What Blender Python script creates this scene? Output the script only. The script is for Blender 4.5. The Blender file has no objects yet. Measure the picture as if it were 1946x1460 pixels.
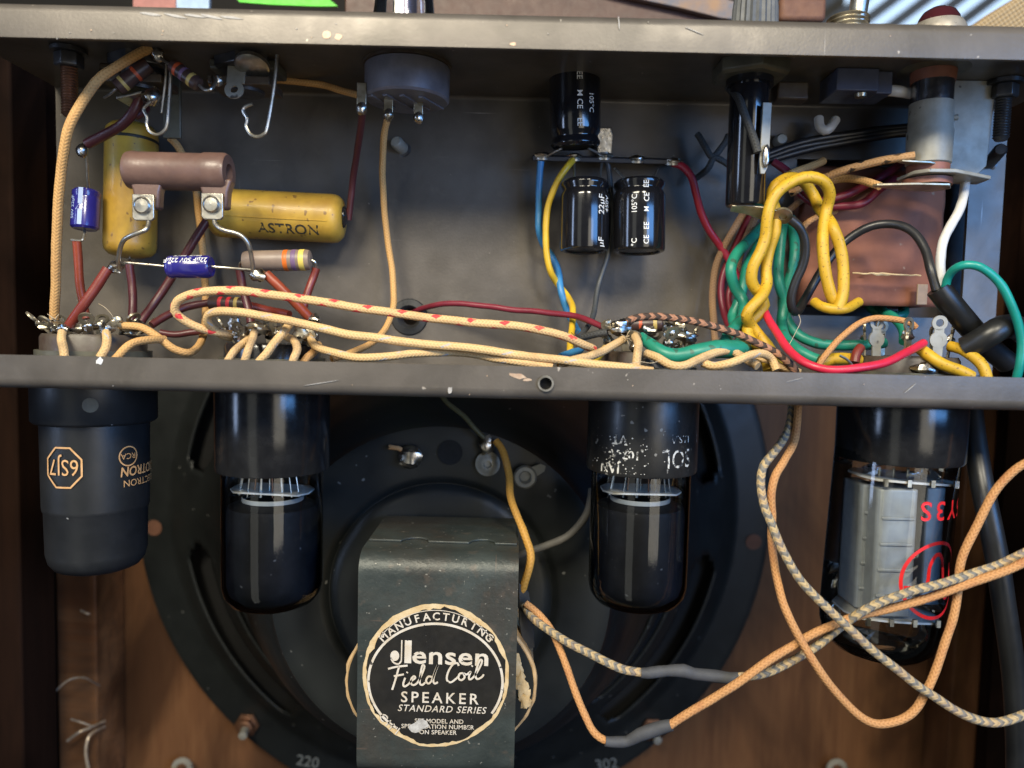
import bpy, math, random
from mathutils import Vector, Matrix, noise as mnoise
random.seed(7)
scene = bpy.context.scene
C = bpy.context.scene.collection
R = math.radians
MM = 0.001

# ---------------------------------------------------------------- camera
PITCH, ROLL, FPX, PW, PH = R(3.7), R(1.3), 1405.0, 1946.0, 1460.0
fwd = Vector((0, math.cos(PITCH), -math.sin(PITCH)))
up0 = Vector((0, math.sin(PITCH), math.cos(PITCH)))
rgt0 = Vector((1, 0, 0))
RGT = rgt0 * math.cos(ROLL) + up0 * math.sin(ROLL)
UPV = -rgt0 * math.sin(ROLL) + up0 * math.cos(ROLL)
cam_d = bpy.data.cameras.new('camera'); cam = bpy.data.objects.new('camera', cam_d); C.objects.link(cam)
cam.matrix_world = Matrix(((RGT.x, UPV.x, -fwd.x, 0), (RGT.y, UPV.y, -fwd.y, 0), (RGT.z, UPV.z, -fwd.z, 0), (0, 0, 0, 1)))
cam_d.sensor_width = 36; cam_d.lens = 36 * FPX / PW
cam_d.clip_start = 0.01; cam_d.clip_end = 50
cam_d.dof.use_dof = True; cam_d.dof.focus_distance = 0.206; cam_d.dof.aperture_fstop = 11
scene.camera = cam

# ---------------------------------------------------------------- world, lamps, exposure
w = bpy.data.worlds.new('World'); scene.world = w; w.use_nodes = True
bg = w.node_tree.nodes['Background']; bg.inputs[0].default_value = (0.70, 0.84, 0.95, 1); bg.inputs[1].default_value = 0.045
def area(name, loc, target, sx, sy, power, col):
    d = bpy.data.lights.new(name, 'AREA'); d.shape = 'RECTANGLE'; d.size = sx * MM; d.size_y = sy * MM; d.energy = power; d.color = col
    o = bpy.data.objects.new(name, d); C.objects.link(o); o.location = Vector(loc) * MM
    o.rotation_euler = (Vector(target) - Vector(loc)).to_track_quat('-Z', 'Y').to_euler()
    return o
area('room_lamp', (-210, -300, 400), (0, 240, -20), 260, 200, 6.0, (1.0, 0.91, 0.72))
area('room_lamp_second', (170, -400, 420), (0, 240, -80), 130, 130, 3.6, (1.0, 0.92, 0.74))
area('window_light_right', (510, -330, 105), (120, 240, 20), 400, 260, 3.6, (0.15, 0.42, 1.0))
area('window_light_left', (-640, -150, 60), (0, 220, 20), 90, 420, 1.2, (0.50, 0.66, 1.0))
area('streak_light_left', (-330, -420, -110), (-60, 240, -110), 210, 1300, 0.6, (0.95, 0.95, 0.85))  # added tall lamp, gives vertical streaks on the glass and tube bases
area('low_fill_light_right', (330, -460, -70), (0, 300, -100), 300, 420, 1.15, (1.0, 0.91, 0.74))  # added low fill, brightens label, boards and lower half below the chassis
vs = scene.view_settings
vs.view_transform = 'Standard'; vs.look = 'None'; vs.gamma = 1; vs.exposure = 0.0
scene.cycles.max_bounces = 8; scene.cycles.transparent_max_bounces = 12
scene.cycles.caustics_reflective = False; scene.cycles.caustics_refractive = False
scene.cycles.sample_clamp_indirect = 4

# ---------------------------------------------------------------- helpers
def at(px, py, Y):
    d = fwd * FPX + RGT * (px - PW / 2) - UPV * (py - PH / 2)
    return d * (Y / d.y)                    # millimetres, camera at the origin
def V(*a): return Vector(a)
def basis(a):
    a = a.normalized()
    t = Vector((0, 0, 1)) if abs(a.z) < 0.9 else Vector((1, 0, 0))
    u = a.cross(t).normalized(); v = a.cross(u).normalized()
    return u, v
class B:
    def __init__(s): s.v = []; s.f = []; s.sm = []; s.uv = {}
    def add(s, vs_, fs, smooth=True, uvs=None):
        o = len(s.v); s.v += [Vector(p) for p in vs_]
        for i, f in enumerate(fs):
            if uvs: s.uv[len(s.f)] = uvs[i]
            s.f.append([k + o for k in f]); s.sm.append(smooth)
        return s
    def box(s, c, sz, rot=None):
        c = Vector(c); h = Vector(sz) * 0.5; vs_ = []
        for x in (-1, 1):
            for y in (-1, 1):
                for z in (-1, 1):
                    p = Vector((x * h.x, y * h.y, z * h.z))
                    if rot: p = rot @ p
                    vs_.append(c + p)
        return s.add(vs_, [(0, 1, 3, 2), (4, 6, 7, 5), (0, 4, 5, 1), (2, 3, 7, 6), (0, 2, 6, 4), (1, 5, 7, 3)], False)
    def lathe(s, prof, o, axis, seg=32, ex=1.0, n=None, cap=True):
        o = Vector(o); a = Vector(axis).normalized(); u, v = basis(a)
        if n is not None:
            u = (Vector(n) - a * a.dot(Vector(n))).normalized(); v = a.cross(u)
        vs_, fs = [], []
        for (r, t) in prof:
            for k in range(seg):
                th = 2 * math.pi * k / seg
                vs_.append(o + a * t + (u * math.cos(th) * ex + v * math.sin(th)) * max(r, 1e-4))
        for i in range(len(prof) - 1):
            for k in range(seg):
                k2 = (k + 1) % seg
                fs.append((i * seg + k, i * seg + k2, (i + 1) * seg + k2, (i + 1) * seg + k))
        s.add(vs_, fs)
        if cap:
            if prof[0][0] > 1e-3: s.add(vs_[:seg], [tuple(range(seg))[::-1]], False)
            if prof[-1][0] > 1e-3: s.add(vs_[-seg:], [tuple(range(seg))], False)
        return s
    def cyl(s, p0, p1, r, r1=None, seg=20):
        p0 = Vector(p0); p1 = Vector(p1); L = (p1 - p0).length
        return s.lathe([(r, 0), (r if r1 is None else r1, L)], p0, p1 - p0, seg)
    def tube(s, pts, r, seg=12, step=None, caps=True, smooth_path=True, wob=0.0, seed=0):
        pts = [Vector(p) for p in pts]
        rr = r if isinstance(r, (list, tuple)) else [r] * len(pts)
        r0 = max(rr)
        P, Q = [], []
        if smooth_path and len(pts) > 2:
            ext = [pts[0] * 2 - pts[1]] + pts + [pts[-1] * 2 - pts[-2]]
            for i in range(len(pts) - 1):
                a, b, c, d = ext[i:i + 4]
                L = (c - b).length; n = max(2, int(L / (step or r0 * 0.9)))
                for k in range(n):
                    t = k / n
                    P.append(0.5 * ((2 * b) + (c - a) * t + (2 * a - 5 * b + 4 * c - d) * t * t + (3 * b - a - 3 * c + d) * t ** 3))
                    Q.append(rr[i] + (rr[i + 1] - rr[i]) * t)
            P.append(pts[-1]); Q.append(rr[-1])
        else:
            for i in range(len(pts) - 1):
                L = (pts[i + 1] - pts[i]).length; n = max(1, int(L / (step or r0 * 1.5)))
                for k in range(n):
                    P.append(pts[i].lerp(pts[i + 1], k / n)); Q.append(rr[i] + (rr[i + 1] - rr[i]) * k / n)
            P.append(pts[-1]); Q.append(rr[-1])
        if wob:
            for i in range(1, len(P) - 1):
                P[i] = P[i] + Vector(mnoise.noise_vector(P[i] * 0.12 + Vector((seed, 3, 1)))) * wob
                Q[i] *= 1 + 0.055 * mnoise.noise(P[i] * 0.45 + Vector((seed, 0, 0)))
        t = (P[1] - P[0]).normalized(); u, v = basis(t)
        vs_, fs, uvs = [], [], []; ln = 0.0; lens = []
        for i, p in enumerate(P):
            if i: ln += (p - P[i - 1]).length
            lens.append(ln)
            t2 = (P[min(i + 1, len(P) - 1)] - P[max(i - 1, 0)]).normalized()
            q = t.rotation_difference(t2); u = q @ u; t = t2
            u = (u - t * t.dot(u)).normalized(); v = t.cross(u)
            for k in range(seg):
                th = 2 * math.pi * k / seg
                vs_.append(p + (u * math.cos(th) + v * math.sin(th)) * Q[i])
        for i in range(len(P) - 1):
            for k in range(seg):
                k2 = (k + 1) % seg
                fs.append((i * seg + k, i * seg + k2, (i + 1) * seg + k2, (i + 1) * seg + k))
                uvs.append(((lens[i], k / seg), (lens[i], (k + 1) / seg), (lens[i + 1], (k + 1) / seg), (lens[i + 1], k / seg)))
        s.add(vs_, fs, True, uvs)
        if caps:
            for base, sgn, i in ((vs_[:seg], -1, 0), (vs_[-seg:], 1, len(P) - 1)):
                s.add(base, [tuple(range(seg))[::sgn]], False)
        return s
    def blob(s, c, r, seed=0, amp=0.25, nu=14, nv=9, rot=None):
        c = Vector(c); r = Vector(r) if hasattr(r, '__len__') else Vector((r, r, r)); vs_, fs = [], []
        for j in range(nv + 1):
            for i in range(nu):
                ph = math.pi * j / nv; th = 2 * math.pi * i / nu
                d = Vector((math.sin(ph) * math.cos(th), math.sin(ph) * math.sin(th), math.cos(ph)))
                k = 1 + amp * mnoise.noise(d * 1.6 + Vector((seed * 3.1, seed, 0)))
                p = Vector((d.x * r.x, d.y * r.y, d.z * r.z)) * k
                if rot: p = rot @ p
                vs_.append(c + p)
        for j in range(nv):
            for i in range(nu):
                i2 = (i + 1) % nu
                fs.append((j * nu + i, (j + 1) * nu + i, (j + 1) * nu + i2, j * nu + i2))
        return s.add(vs_, fs)
    def prism(s, poly, o, ux, uy, th):
        o = Vector(o); ux = Vector(ux).normalized(); uy = Vector(uy).normalized(); nz = ux.cross(uy).normalized(); n = len(poly)
        a = [o + ux * x + uy * y for x, y in poly]; b = [p + nz * th for p in a]
        fs = [tuple(range(n))[::-1], tuple(range(n, 2 * n))] + [(i, (i + 1) % n, n + (i + 1) % n, n + i) for i in range(n)]
        return s.add(a + b, fs, False)
    def annulus(s, o, ux, uy, ro, ri, th, seg=20, a0=0, a1=2 * math.pi, oy=1.0):
        o = Vector(o); ux = Vector(ux).normalized(); uy = Vector(uy).normalized(); nz = ux.cross(uy).normalized()
        full = abs(a1 - a0 - 2 * math.pi) < 1e-6; n = seg if full else seg + 1
        vs_ = []
        for k in range(n):
            t = a0 + (a1 - a0) * k / seg; d = ux * math.cos(t) + uy * math.sin(t) * oy
            vs_ += [o + d * ro, o + d * ri, o + d * ro + nz * th, o + d * ri + nz * th]
        fs = []
        for k in range(seg):
            i = 4 * k; j = 4 * ((k + 1) % n)
            fs += [(i, i + 1, j + 1, j), (i + 2, j + 2, j + 3, i + 3), (i, j, j + 2, i + 2), (i + 1, i + 3, j + 3, j + 1)]
        return s.add(vs_, fs, False)

def mesh_from(name, b, origin):
    me = bpy.data.meshes.new(name)
    me.from_pydata([(p - origin) * MM for p in b.v], [], b.f)
    me.polygons.foreach_set('use_smooth', b.sm)
    if b.uv:
        lay = me.uv_layers.new(name='UVMap')
        for fi, uvs in b.uv.items():
            ls = me.polygons[fi].loop_start
            for k, uv in enumerate(uvs): lay.data[ls + k].uv = uv
    me.set_sharp_from_angle(angle=R(42))
    return me
ROOT = {}
def obj(name, b, m, parent=None, bevel=0.0, sub=0, solid=0.0, label=None, stuff=False):
    if parent is not None:
        top = parent
        while top.parent: top = top.parent
        org = ROOT[top.name]
    else:
        lo = Vector([min(p[i] for p in b.v) for i in range(3)]); hi = Vector([max(p[i] for p in b.v) for i in range(3)])
        org = (lo + hi) / 2
    me = mesh_from(name, b, org)
    o = bpy.data.objects.new(name, me); C.objects.link(o)
    for mm_ in (m if isinstance(m, (list, tuple)) else [m]): me.materials.append(mm_)
    if parent is not None: o.parent = parent
    else: o.location = org * MM; ROOT[o.name] = org
    if solid:
        md = o.modifiers.new('solid', 'SOLIDIFY'); md.thickness = solid * MM; md.offset = 0
    if bevel:
        md = o.modifiers.new('bevel', 'BEVEL'); md.width = bevel * MM; md.segments = 2; md.limit_method = 'ANGLE'; md.angle_limit = R(40)
    if sub:
        md = o.modifiers.new('sub', 'SUBSURF'); md.levels = sub; md.render_levels = sub
    if label: o['label'] = label
    return o
def thing(name, label, cat, loc, group=None):
    o = bpy.data.objects.new(name, None); C.objects.link(o); o.empty_display_size = 0.005
    o.location = Vector(loc) * MM; ROOT[o.name] = Vector(loc)
    o['label'] = label; o['category'] = cat
    if group: o['group'] = group
    return o
def tag(o, label, cat, group=None):
    o['label'] = label; o['category'] = cat
    if group: o['group'] = group
    return o
def text2d(s, h, shear=0.0, bold=0.0, space=1.0, sx=1.0):
    cu = bpy.data.curves.new('t', 'FONT'); cu.body = s; cu.size = 1; cu.align_x = 'CENTER'; cu.shear = shear
    cu.offset = bold; cu.space_character = space; cu.resolution_u = 3; cu.fill_mode = 'FRONT' if hasattr(cu, 'fill_mode') else 'FRONT'
    o = bpy.data.objects.new('t', cu); me = bpy.data.meshes.new_from_object(o)
    k = h / 0.69
    vs_ = [((v.co.x) * k * sx, (v.co.y - 0.345) * k) for v in me.vertices]; fs = [tuple(p.vertices) for p in me.polygons]
    bpy.data.objects.remove(o); bpy.data.curves.remove(cu); bpy.data.meshes.remove(me)
    return vs_, fs
def put_text(b, s, h, f, **kw):
    vs_, fs = text2d(s, h, **kw)
    P = [f(x, y) for x, y in vs_]
    b.add(P, fs, False)
def cylmap(p, d, n, rad, lift=0.06):
    d = Vector(d).normalized(); n = Vector(n); n = (n - d * d.dot(n)).normalized(); wv = n.cross(d); p = Vector(p)
    def f(x, y):
        ph = y / rad
        return p + d * x + (n * math.cos(ph) + wv * math.sin(ph)) * (rad + lift)
    return f
def drummap(p, rad, th0, flip=True, lift=0.07):
    p = Vector(p)
    def f(x, y):
        if flip: x, y = -x, -y
        th = th0 + x / rad
        return p + Vector((math.sin(th) * (rad + lift), -math.cos(th) * (rad + lift), y))
    return f
def planemap(o, ux, uy):
    o = Vector(o); ux = Vector(ux).normalized(); uy = Vector(uy).normalized()
    return lambda x, y: o + ux * x + uy * y
def ribbon(b, pts, wd, f):
    n = len(pts); L = []; Rr = []
    for i, p in enumerate(pts):
        a = pts[max(i - 1, 0)]; c = pts[min(i + 1, n - 1)]
        dx, dy = c[0] - a[0], c[1] - a[1]; l = math.hypot(dx, dy) or 1
        nx, ny = -dy / l * wd / 2, dx / l * wd / 2
        L.append(f(p[0] + nx, p[1] + ny)); Rr.append(f(p[0] - nx, p[1] - ny))
    b.add(L + Rr, [(i, n + i, n + i + 1, i + 1) for i in range(n - 1)], False)
def smooth2(pts, n=6):
    ext = [pts[0]] + list(pts) + [pts[-1]]; out = []
    for i in range(len(pts) - 1):
        a, b_, c, d = [Vector((q[0], q[1], 0)) for q in ext[i:i + 4]]
        for k in range(n):
            t = k / n
            q = 0.5 * ((2 * b_) + (c - a) * t + (2 * a - 5 * b_ + 4 * c - d) * t * t + (3 * b_ - a - 3 * c + d) * t ** 3)
            out.append((q.x, q.y))
    out.append((pts[-1][0], pts[-1][1])); return out
def arc2(cx, cy, r, a0, a1, n=24): return [(cx + r * math.cos(R(a0 + (a1 - a0) * i / n)), cy + r * math.sin(R(a0 + (a1 - a0) * i / n))) for i in range(n + 1)]

# ---------------------------------------------------------------- materials
def new_mat(name):
    m = bpy.data.materials.new(name); m.use_nodes = True; nt = m.node_tree
    return m, nt, nt.nodes['Principled BSDF']
class N:
    def __init__(s, nt): s.nt = nt
    def n(s, t, **kw):
        nd = s.nt.nodes.new(t)
        for k, v in kw.items(): setattr(nd, k, v)
        return nd
    def link(s, a, b): s.nt.links.new(a, b)
    def val(s, sock, v):
        if hasattr(v, 'is_output') or hasattr(v, 'links'): s.link(v, sock)
        else: sock.default_value = v
    def math(s, op, a, b=0.0, c=0.0, clamp=False):
        nd = s.n('ShaderNodeMath', operation=op, use_clamp=clamp)
        for i, x in enumerate((a, b, c)): s.val(nd.inputs[i], x)
        return nd.outputs[0]
    def mix(s, fac, a, b):
        nd = s.n('ShaderNodeMix', data_type='RGBA'); s.val(nd.inputs[0], fac)
        s.val(nd.inputs[6], a if hasattr(a, 'links') else (*a, 1)); s.val(nd.inputs[7], b if hasattr(b, 'links') else (*b, 1))
        return nd.outputs[2]
    def noise(s, vec, sc, det=3, rough=0.55, dist=0.0):
        nd = s.n('ShaderNodeTexNoise'); s.link(vec, nd.inputs['Vector']); nd.inputs['Scale'].default_value = sc
        nd.inputs['Detail'].default_value = det; nd.inputs['Roughness'].default_value = rough; nd.inputs['Distortion'].default_value = dist
        return nd.outputs['Fac']
    def step(s, x, lo, hi):
        nd = s.n('ShaderNodeMapRange'); s.link(x, nd.inputs[0]); nd.inputs[1].default_value = lo; nd.inputs[2].default_value = hi
        return nd.outputs[0]
    def mapping(s, vec, scale, rot=(0, 0, 0)):
        nd = s.n('ShaderNodeMapping'); s.link(vec, nd.inputs[0]); nd.inputs['Scale'].default_value = scale; nd.inputs['Rotation'].default_value = rot
        return nd.outputs[0]
    def bump(s, h, strength, dist):
        nd = s.n('ShaderNodeBump'); s.link(h, nd.inputs['Height']); nd.inputs['Strength'].default_value = strength; nd.inputs['Distance'].default_value = dist
        return nd.outputs[0]
def mat(name, c1, c2=None, ns=250, rough=0.5, dr=0.12, metal=0.0, bump=0.0, bs=900, speck=None, coat=0.0, scratch=None, spec=0.5, lo=0.35, hi=0.7, stain=None):
    """speck = (colour, threshold, scale); scratch = (colour, threshold)"""
    m, nt, p = new_mat(name); q = N(nt)
    tc = q.n('ShaderNodeTexCoord').outputs['Object']
    nz = q.noise(tc, ns, 4)
    col = q.mix(q.step(nz, lo, hi), c1, c2 or tuple(x * 0.72 for x in c1))
    if stain:
        col = q.mix(q.math('MULTIPLY', q.step(q.noise(tc, 22, 5, 0.65, 0.8), 0.50, 0.66), 0.55), col, stain)
        col = q.mix(q.math('MULTIPLY', q.step(q.noise(tc, 240, 3, 0.6), 0.60, 0.72), 0.35), col, tuple(x * 2.4 for x in stain))
    if scratch:
        sc1 = q.noise(q.mapping(tc, (30, 60, 1400), (0, R(12), 0)), 1.0, 2, 0.5)
        sc2 = q.noise(q.mapping(tc, (1600, 60, 40), (0, R(24), 0)), 1.0, 2, 0.5)
        s1 = q.math('MAXIMUM', q.step(sc1, scratch[1], scratch[1] + 0.06), q.step(sc2, scratch[1] + 0.02, scratch[1] + 0.08))
        col = q.mix(q.math('MULTIPLY', s1, q.step(q.noise(tc, 60, 2), 0.45, 0.62)), col, scratch[0])
    if speck:
        sp = q.noise(tc, speck[2], 1, 0.4)
        col = q.mix(q.step(sp, speck[1], speck[1] + 0.03), col, speck[0])
    q.link(col, p.inputs['Base Color'])
    p.inputs['Metallic'].default_value = metal
    p.inputs['Specular IOR Level'].default_value = spec
    rn = q.math('MULTIPLY_ADD', q.noise(tc, ns * 2.3, 3), dr * 2, rough - dr, clamp=True)
    q.link(rn, p.inputs['Roughness'])
    p.inputs['Coat Weight'].default_value = coat; p.inputs['Coat Roughness'].default_value = 0.08
    if bump: q.link(q.bump(q.noise(tc, bs, 4, 0.6), bump, 0.0004), p.inputs['Normal'])
    return m
def braid(name, base, dark0, other=None, tracer=None, pitch=2.2, n=4, rough=0.85, dirt=(0.35, 0.2, 0.08), dirt_amt=0.5):
    m, nt, p = new_mat(name); q = N(nt); dark = tuple(a * 0.62 + b_ * 0.38 for a, b_ in zip(dark0, base))
    uvn = q.n('ShaderNodeUVMap', uv_map='UVMap').outputs[0]; tc = q.n('ShaderNodeTexCoord').outputs['Object']
    sp = q.n('ShaderNodeSeparateXYZ'); q.link(uvn, sp.inputs[0]); U, Vv = sp.outputs[0], sp.outputs[1]
    tri = q.math('PINGPONG', q.math('MULTIPLY', Vv, n * 2), 1.0)
    ph = q.math('ADD', q.math('DIVIDE', U, pitch), q.math('MULTIPLY', tri, 0.8))
    fr = q.math('PINGPONG', q.math('MULTIPLY', ph, 2.0), 1.0)
    edge = q.math('MULTIPLY', tri, q.math('SUBTRACT', 1.0, tri))
    h = q.math('ADD', q.math('MULTIPLY', fr, 0.7), q.math('MULTIPLY', edge, 1.6))
    h2 = q.math('ADD', h, q.math('MULTIPLY', q.noise(tc, 2500, 3), 0.5))
    col = q.mix(q.step(h2, 0.35, 0.95), dark, base)
    if other:
        k = q.math('MODULO', q.math('FLOOR', q.math('ADD', q.math('MULTIPLY', ph, 1.0), q.math('MULTIPLY', q.noise(tc, 300, 1), 1.4))), 2.0)
        col = q.mix(q.math('MULTIPLY', k, 0.92), col, q.mix(q.step(h2, 0.3, 0.9), tuple(x * 0.5 for x in other), other))
    if tracer:
        tcol, L, wd = tracer
        t = q.math('FRACT', q.math('ADD', q.math('DIVIDE', U, L), Vv))
        g_ = q.math('LESS_THAN', q.math('FRACT', q.math('SUBTRACT', q.math('MULTIPLY', Vv, 2.0), q.math('DIVIDE', U, L * 0.98))), 0.5)
        s_ = q.math('MULTIPLY', q.math('MULTIPLY', q.math('LESS_THAN', t, wd), g_), q.step(q.noise(tc, 900, 2), 0.3, 0.45))
        col = q.mix(s_, col, tcol)
    col = q.mix(q.math('MULTIPLY', q.step(q.noise(tc, 140, 3), 0.52, 0.75), dirt_amt), col, dirt)
    q.link(col, p.inputs['Base Color']); p.inputs['Roughness'].default_value = rough
    p.inputs['Specular IOR Level'].default_value = 0.25
    q.link(q.bump(h2, 0.6, 0.00018), p.inputs['Normal'])
    return m
def thin_glass(name, tint=(0.93, 0.95, 0.94), rough=0.02, smoke=0.0):
    m, nt, p = new_mat(name); q = N(nt); nt.nodes.remove(p)
    out = nt.nodes['Material Output']
    tr = q.n('ShaderNodeBsdfTransparent'); tr.inputs[0].default_value = (*tint, 1)
    gl = q.n('ShaderNodeBsdfGlossy'); gl.inputs['Roughness'].default_value = rough; gl.inputs['Color'].default_value = (1, 1, 1, 1)
    fr = q.n('ShaderNodeFresnel'); fr.inputs['IOR'].default_value = 1.46
    mx = q.n('ShaderNodeMixShader'); q.link(q.math('MULTIPLY', fr.outputs[0], 1.05, clamp=True), mx.inputs[0]); q.link(tr.outputs[0], mx.inputs[1]); q.link(gl.outputs[0], mx.inputs[2])
    q.link(mx.outputs[0], out.inputs[0]); return m
def wood(name, c1, c2, c3, axis='Z', rough=0.55, sc=1.0, spec=0.35):
    m, nt, p = new_mat(name); q = N(nt); tc = q.n('ShaderNodeTexCoord').outputs['Object']
    s3 = {'Z': (1, 1, 0.09), 'X': (0.09, 1, 1), 'Y': (1, 0.09, 1)}[axis]
    v = q.mapping(tc, tuple(x * sc for x in s3))
    n1 = q.noise(v, 45, 4, 0.6, 0.6); n2 = q.noise(v, 320, 4, 0.65); n3 = q.noise(q.mapping(tc, (1, 1, 0.45)), 17, 4, 0.6, 0.7)
    col = q.mix(q.step(n1, 0.35, 0.68), c1, c2); col = q.mix(q.math('MULTIPLY', q.step(n2, 0.4, 0.7), 0.45), col, c3)
    col = q.mix(q.math('MULTIPLY', q.step(n3, 0.46, 0.62), 0.8), col, tuple(x * 0.38 for x in c2))
    q.link(col, p.inputs['Base Color']); p.inputs['Roughness'].default_value = rough; p.inputs['Specular IOR Level'].default_value = spec
    q.link(q.bump(n2, 0.15, 0.0006), p.inputs['Normal']); return m
def emit(name, col, st):
    m, nt, p = new_mat(name); p.inputs['Base Color'].default_value = (*col, 1); p.inputs['Emission Color'].default_value = (*col, 1); p.inputs['Emission Strength'].default_value = st
    return m

CHASSIS = mat('chassis_enamel', (0.130, 0.113, 0.096), (0.084, 0.073, 0.062), ns=55, rough=0.40, dr=0.12, metal=0.25, bump=0.10, bs=1300, stain=(0.058, 0.050, 0.040),
              speck=((0.40, 0.35, 0.29), 0.785, 520), scratch=((0.30, 0.275, 0.25), 0.74))
BLACKBAKE = mat('black_bakelite', (0.010, 0.010, 0.011), (0.016, 0.016, 0.017), ns=300, rough=0.17, dr=0.08, bump=0.03, bs=700)
BROWNBAKE = mat('brown_bakelite', (0.055, 0.036, 0.026), (0.09, 0.075, 0.055), ns=250, rough=0.45, bump=0.05)
OLIVEMET = mat('dull_olive_metal', (0.11, 0.105, 0.075), (0.06, 0.057, 0.045), ns=220, rough=0.5, metal=0.1, bump=0.05)
TIN = mat('tinned_metal', (0.56, 0.54, 0.49), (0.32, 0.29, 0.23), ns=320, rough=0.32, dr=0.12, metal=0.9, bump=0.08, bs=700)
TIN2 = mat('aged_tinned_brass', (0.52, 0.47, 0.36), (0.26, 0.21, 0.13), ns=260, rough=0.35, dr=0.12, metal=0.85, bump=0.10, bs=700)
SOLDER = mat('solder', (0.58, 0.56, 0.52), (0.26, 0.22, 0.16), ns=330, rough=0.30, dr=0.16, metal=1.0, bump=0.25, bs=650)
ZINC = mat('zinc_metal', (0.33, 0.32, 0.275), (0.22, 0.21, 0.175), ns=180, rough=0.5, dr=0.12, metal=0.2, bump=0.08, speck=((0.08, 0.07, 0.06), 0.72, 300))
DARKSTEEL = mat('dark_steel', (0.07, 0.07, 0.075), (0.12, 0.115, 0.11), ns=260, rough=0.38, metal=0.7, bump=0.08)
COPPERBOLT = mat('coppered_bolt', (0.26, 0.13, 0.075), (0.15, 0.08, 0.05), ns=300, rough=0.42, metal=0.75)
POTMETAL = mat('pot_shell_metal', (0.22, 0.22, 0.26), (0.13, 0.13, 0.16), ns=160, rough=0.40, dr=0.12, metal=0.3, bump=0.08, scratch=((0.4, 0.4, 0.42), 0.70))
YCAP = mat('yellow_dipped_wax', (0.58, 0.36, 0.05), (0.37, 0.205, 0.03), ns=90, rough=0.42, dr=0.12, bump=0.16, bs=260, speck=((0.22, 0.12, 0.03), 0.69, 520), coat=0.08, stain=(0.24, 0.14, 0.035))
CERAMIC = mat('brown_vitreous_ceramic', (0.150, 0.086, 0.066), (0.108, 0.061, 0.048), ns=160, rough=0.40, dr=0.12, bump=0.25, bs=420, coat=0.08, stain=(0.07, 0.045, 0.04))
CERDARK = mat('ceramic_bore', (0.05, 0.032, 0.03), rough=0.6)
BLUESLEEVE = mat('blue_sleeve', (0.025, 0.022, 0.20), (0.018, 0.015, 0.14), ns=200, rough=0.22, dr=0.06, coat=0.4)
BLUEPRINT = mat('pale_blue_print', (0.36, 0.46, 0.68), rough=0.5)
WHITEPRINT = mat('white_print', (0.78, 0.77, 0.74), (0.6, 0.6, 0.58), ns=900, rough=0.55)
BLACKPRINT = mat('black_print', (0.03, 0.028, 0.02), rough=0.6)
GOLDPRINT = mat('gold_print', (0.62, 0.36, 0.17), (0.5, 0.27, 0.1), ns=900, rough=0.5)
REDPRINT = mat('red_print', (0.72, 0.015, 0.015), rough=0.45)
BLKSLEEVE = mat('black_capacitor_sleeve', (0.010, 0.010, 0.012), rough=0.14, dr=0.05, bump=0.02, bs=200, coat=0.35)
RUBBER = mat('black_rubber', (0.016, 0.016, 0.016), (0.03, 0.03, 0.03), ns=300, rough=0.6, bump=0.05)
RESBROWN = mat('brown_resistor_body', (0.065, 0.035, 0.03), (0.045, 0.025, 0.022), rough=0.4)
RESTAN = mat('tan_resistor_body', (0.26, 0.19, 0.14), (0.20, 0.145, 0.11), ns=200, rough=0.42, bump=0.05)
BAND = {k: mat(k + '_band', c, rough=0.45) for k, c in dict(orange=(0.72, 0.16, 0.02), violet=(0.20, 0.12, 0.22), gold=(0.55, 0.40, 0.12), yellow=(0.74, 0.58, 0.12), red=(0.60, 0.03, 0.04), orangered=(0.55, 0.09, 0.03), grey=(0.16, 0.14, 0.17)).items()}
TAN = braid('tan_cloth_braid', (0.62, 0.36, 0.14), (0.34, 0.17, 0.055), pitch=0.95, n=4, dirt=(0.36, 0.19, 0.08))
CREAM = braid('cream_cloth_braid', (0.68, 0.46, 0.22), (0.38, 0.22, 0.08), tracer=((0.42, 0.40, 0.38), 16, 0.08), pitch=0.95, n=4, dirt=(0.42, 0.25, 0.12), dirt_amt=0.6)
CREAMSMUT = braid('cream_cloth_braid_smudged', (0.62, 0.42, 0.21), (0.42, 0.25, 0.10), pitch=0.95, n=4, dirt=(0.08, 0.06, 0.05), dirt_amt=0.55)
REDTRACE = braid('cream_cloth_red_tracer', (0.69, 0.46, 0.22), (0.36, 0.20, 0.08), tracer=((0.66, 0.06, 0.06), 9.0, 0.27), pitch=0.95, n=4, dirt=(0.44, 0.24, 0.12), dirt_amt=0.5)
TANBLACK = braid('tan_cloth_black_tracer', (0.58, 0.33, 0.15), (0.32, 0.16, 0.06), tracer=((0.02, 0.016, 0.014), 9.0, 0.24), pitch=0.95, n=4)
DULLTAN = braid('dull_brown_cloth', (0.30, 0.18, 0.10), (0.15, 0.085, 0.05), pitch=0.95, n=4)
ORANGEBR = braid('orange_cloth_braid', (0.52, 0.265, 0.105), (0.24, 0.095, 0.032), pitch=1.2, n=4, dirt=(0.36, 0.14, 0.06), dirt_amt=0.75)
MIXBR = braid('grey_tan_cloth_braid', (0.46, 0.34, 0.18), (0.20, 0.14, 0.08), other=(0.17, 0.165, 0.15), pitch=1.25, n=3, dirt=(0.4, 0.22, 0.13), dirt_amt=0.35)
DARKBR = braid('brown_black_cloth_braid', (0.36, 0.18, 0.11), (0.12, 0.06, 0.04), other=(0.035, 0.03, 0.028), pitch=1.35, n=3, dirt=(0.1, 0.06, 0.05), dirt_amt=0.3)
BLACKBR = braid('black_cloth_braid', (0.05, 0.05, 0.048), (0.015, 0.015, 0.015), pitch=0.95, n=4, rough=0.6, dirt=(0.1, 0.1, 0.1), dirt_amt=0.3)
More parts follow.
